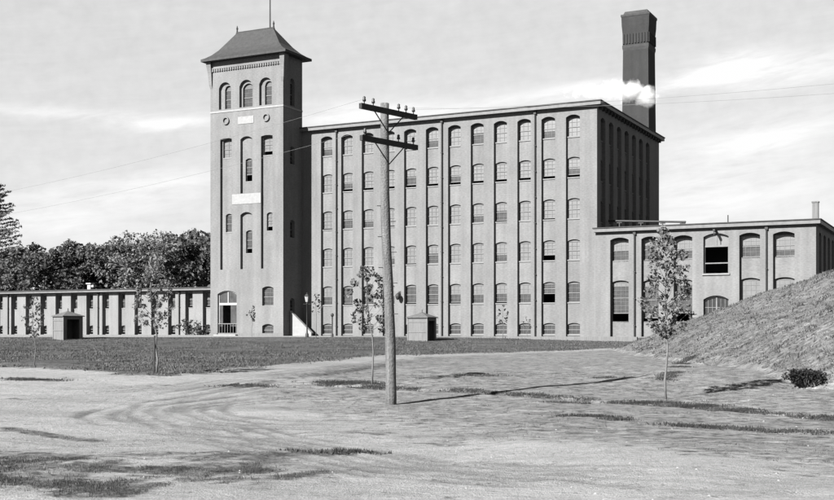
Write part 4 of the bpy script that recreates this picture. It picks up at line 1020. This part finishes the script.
def wn(sc, det, off_, rg=.6, dist=.4):
    t = n.new('ShaderNodeTexNoise'); t.inputs['Scale'].default_value = sc; t.inputs['Detail'].default_value = det; t.inputs['Roughness'].default_value = rg; t.inputs['Distortion'].default_value = dist
    ad = n.new('ShaderNodeVectorMath'); ad.operation = 'ADD'; ad.inputs[1].default_value = off_; l.new(cb3.outputs[0], ad.inputs[0]); l.new(ad.outputs[0], t.inputs['Vector']); return t.outputs['Fac']
wisp = wn(1.1, 9, (3.1, 1.7, 0)); wisp2 = wn(3.5, 8, (8, 2, 5), .65)
clump = None
for (px, py, sxp, syp, tilt, amp) in ((70, 117, 130, 4.5, .02, .55), (170, 122, 60, 6, -.05, .5), (60, 205, 120, 12, -.14, .35), (150, 186, 80, 8, -.18, .5), (50, 228, 90, 10, 0, .3), (355, 112, 60, 7, -.05, .8), (520, 98, 120, 6, -.10, .5), (600, 92, 40, 6, -.05, .6),
        (728, 68, 42, 7, -.10, .8), (690, 80, 60, 5, -.3, .6), (790, 66, 70, 7, -.16, .6), (800, 78, 60, 5, -.1, .45), (720, 150, 60, 14, -.1, .45), (790, 130, 60, 10, -.2, .5), (770, 185, 90, 16, -.1, .45), (690, 195, 40, 12, 0, .5)):
    a0_ = math.atan((px-CX)/F0); e0_ = math.atan((HY-py)/F0*math.cos(a0_))
    da = mth('SUBTRACT', az, a0_); de = mth('SUBTRACT', mth('SUBTRACT', el, e0_), mth('MULTIPLY', da, -tilt))
    de = mth('ADD', de, mth('MULTIPLY', mth('SUBTRACT', wisp, .5), .03))
    g = mth('EXPONENT', mth('MULTIPLY', mth('ADD', mth('POWER', mth('ABSOLUTE', mth('DIVIDE', da, sxp/F0)), 2.0), mth('POWER', mth('ABSOLUTE', mth('DIVIDE', de, syp*1.7/F0)), 2.0)), -1.0))
    g = mth('MULTIPLY', g, amp*1.25); clump = g if clump is None else mth('ADD', clump, g)
tex = mth('ADD', mth('MULTIPLY', wisp, 1.0), mth('MULTIPLY', wisp2, .8))
cl = mth('MULTIPLY', clump, mth('ADD', mth('MULTIPLY', mth('SUBTRACT', tex, .9), 3.6), .9), True)
gen = mth('MULTIPLY', mth('SUBTRACT', wisp, .56), 1.0, True)
cl = mth('ADD', cl, gen, True)
# even sky low down; above the view it is darkened to cut ambient fill
low = mth('MAXIMUM', el, 0.0)
fall = n.new('ShaderNodeMapRange'); fall.interpolation_type = 'SMOOTHSTEP'; l.new(low, fall.inputs['Value']); fall.inputs['From Min'].default_value = .28; fall.inputs['From Max'].default_value = .9; fall.inputs['To Min'].default_value = 1.85; fall.inputs['To Max'].default_value = .2
base = mth('ADD', mth('MULTIPLY', bw.outputs[0], .12), fall.outputs[0])
fineN = n.new('ShaderNodeTexNoise'); fineN.inputs['Scale'].default_value = 90; fineN.inputs['Detail'].default_value = 4; l.new(nv.outputs[0], fineN.inputs['Vector'])
grain = mth('ADD', mth('ADD', mth('MULTIPLY', wisp2, .2), mth('MULTIPLY', fineN.outputs['Fac'], .16)), .82)
base = mth('MULTIPLY', base, grain)
mx = n.new('ShaderNodeMix'); mx.data_type = 'FLOAT'; l.new(cl, mx.inputs[0]); l.new(base, mx.inputs[2]); mx.inputs[3].default_value = 3.05
l.new(mx.outputs[0], bg.inputs['Color']); bg.inputs['Strength'].default_value = .0637
S.cycles.volume_bounces = 3; S.cycles.max_bounces = 12
cam = bpy.data.cameras.new('camera'); co = bpy.data.objects.new('camera', cam); C.objects.link(co)
co.location = (0, 0, 0); co.rotation_euler = (R(90), 0, 0)
cam.sensor_width = 36; cam.lens = 36*F0/834; cam.shift_y = (HY-250)/834; cam.clip_end = 5000; cam.clip_start = .1
S.camera = co
S.render.engine = 'CYCLES'
S.view_settings.view_transform = 'Standard'; S.view_settings.look = 'None'; S.view_settings.gamma = 1; S.view_settings.use_curve_mapping = False
S.view_settings.exposure = 2.36
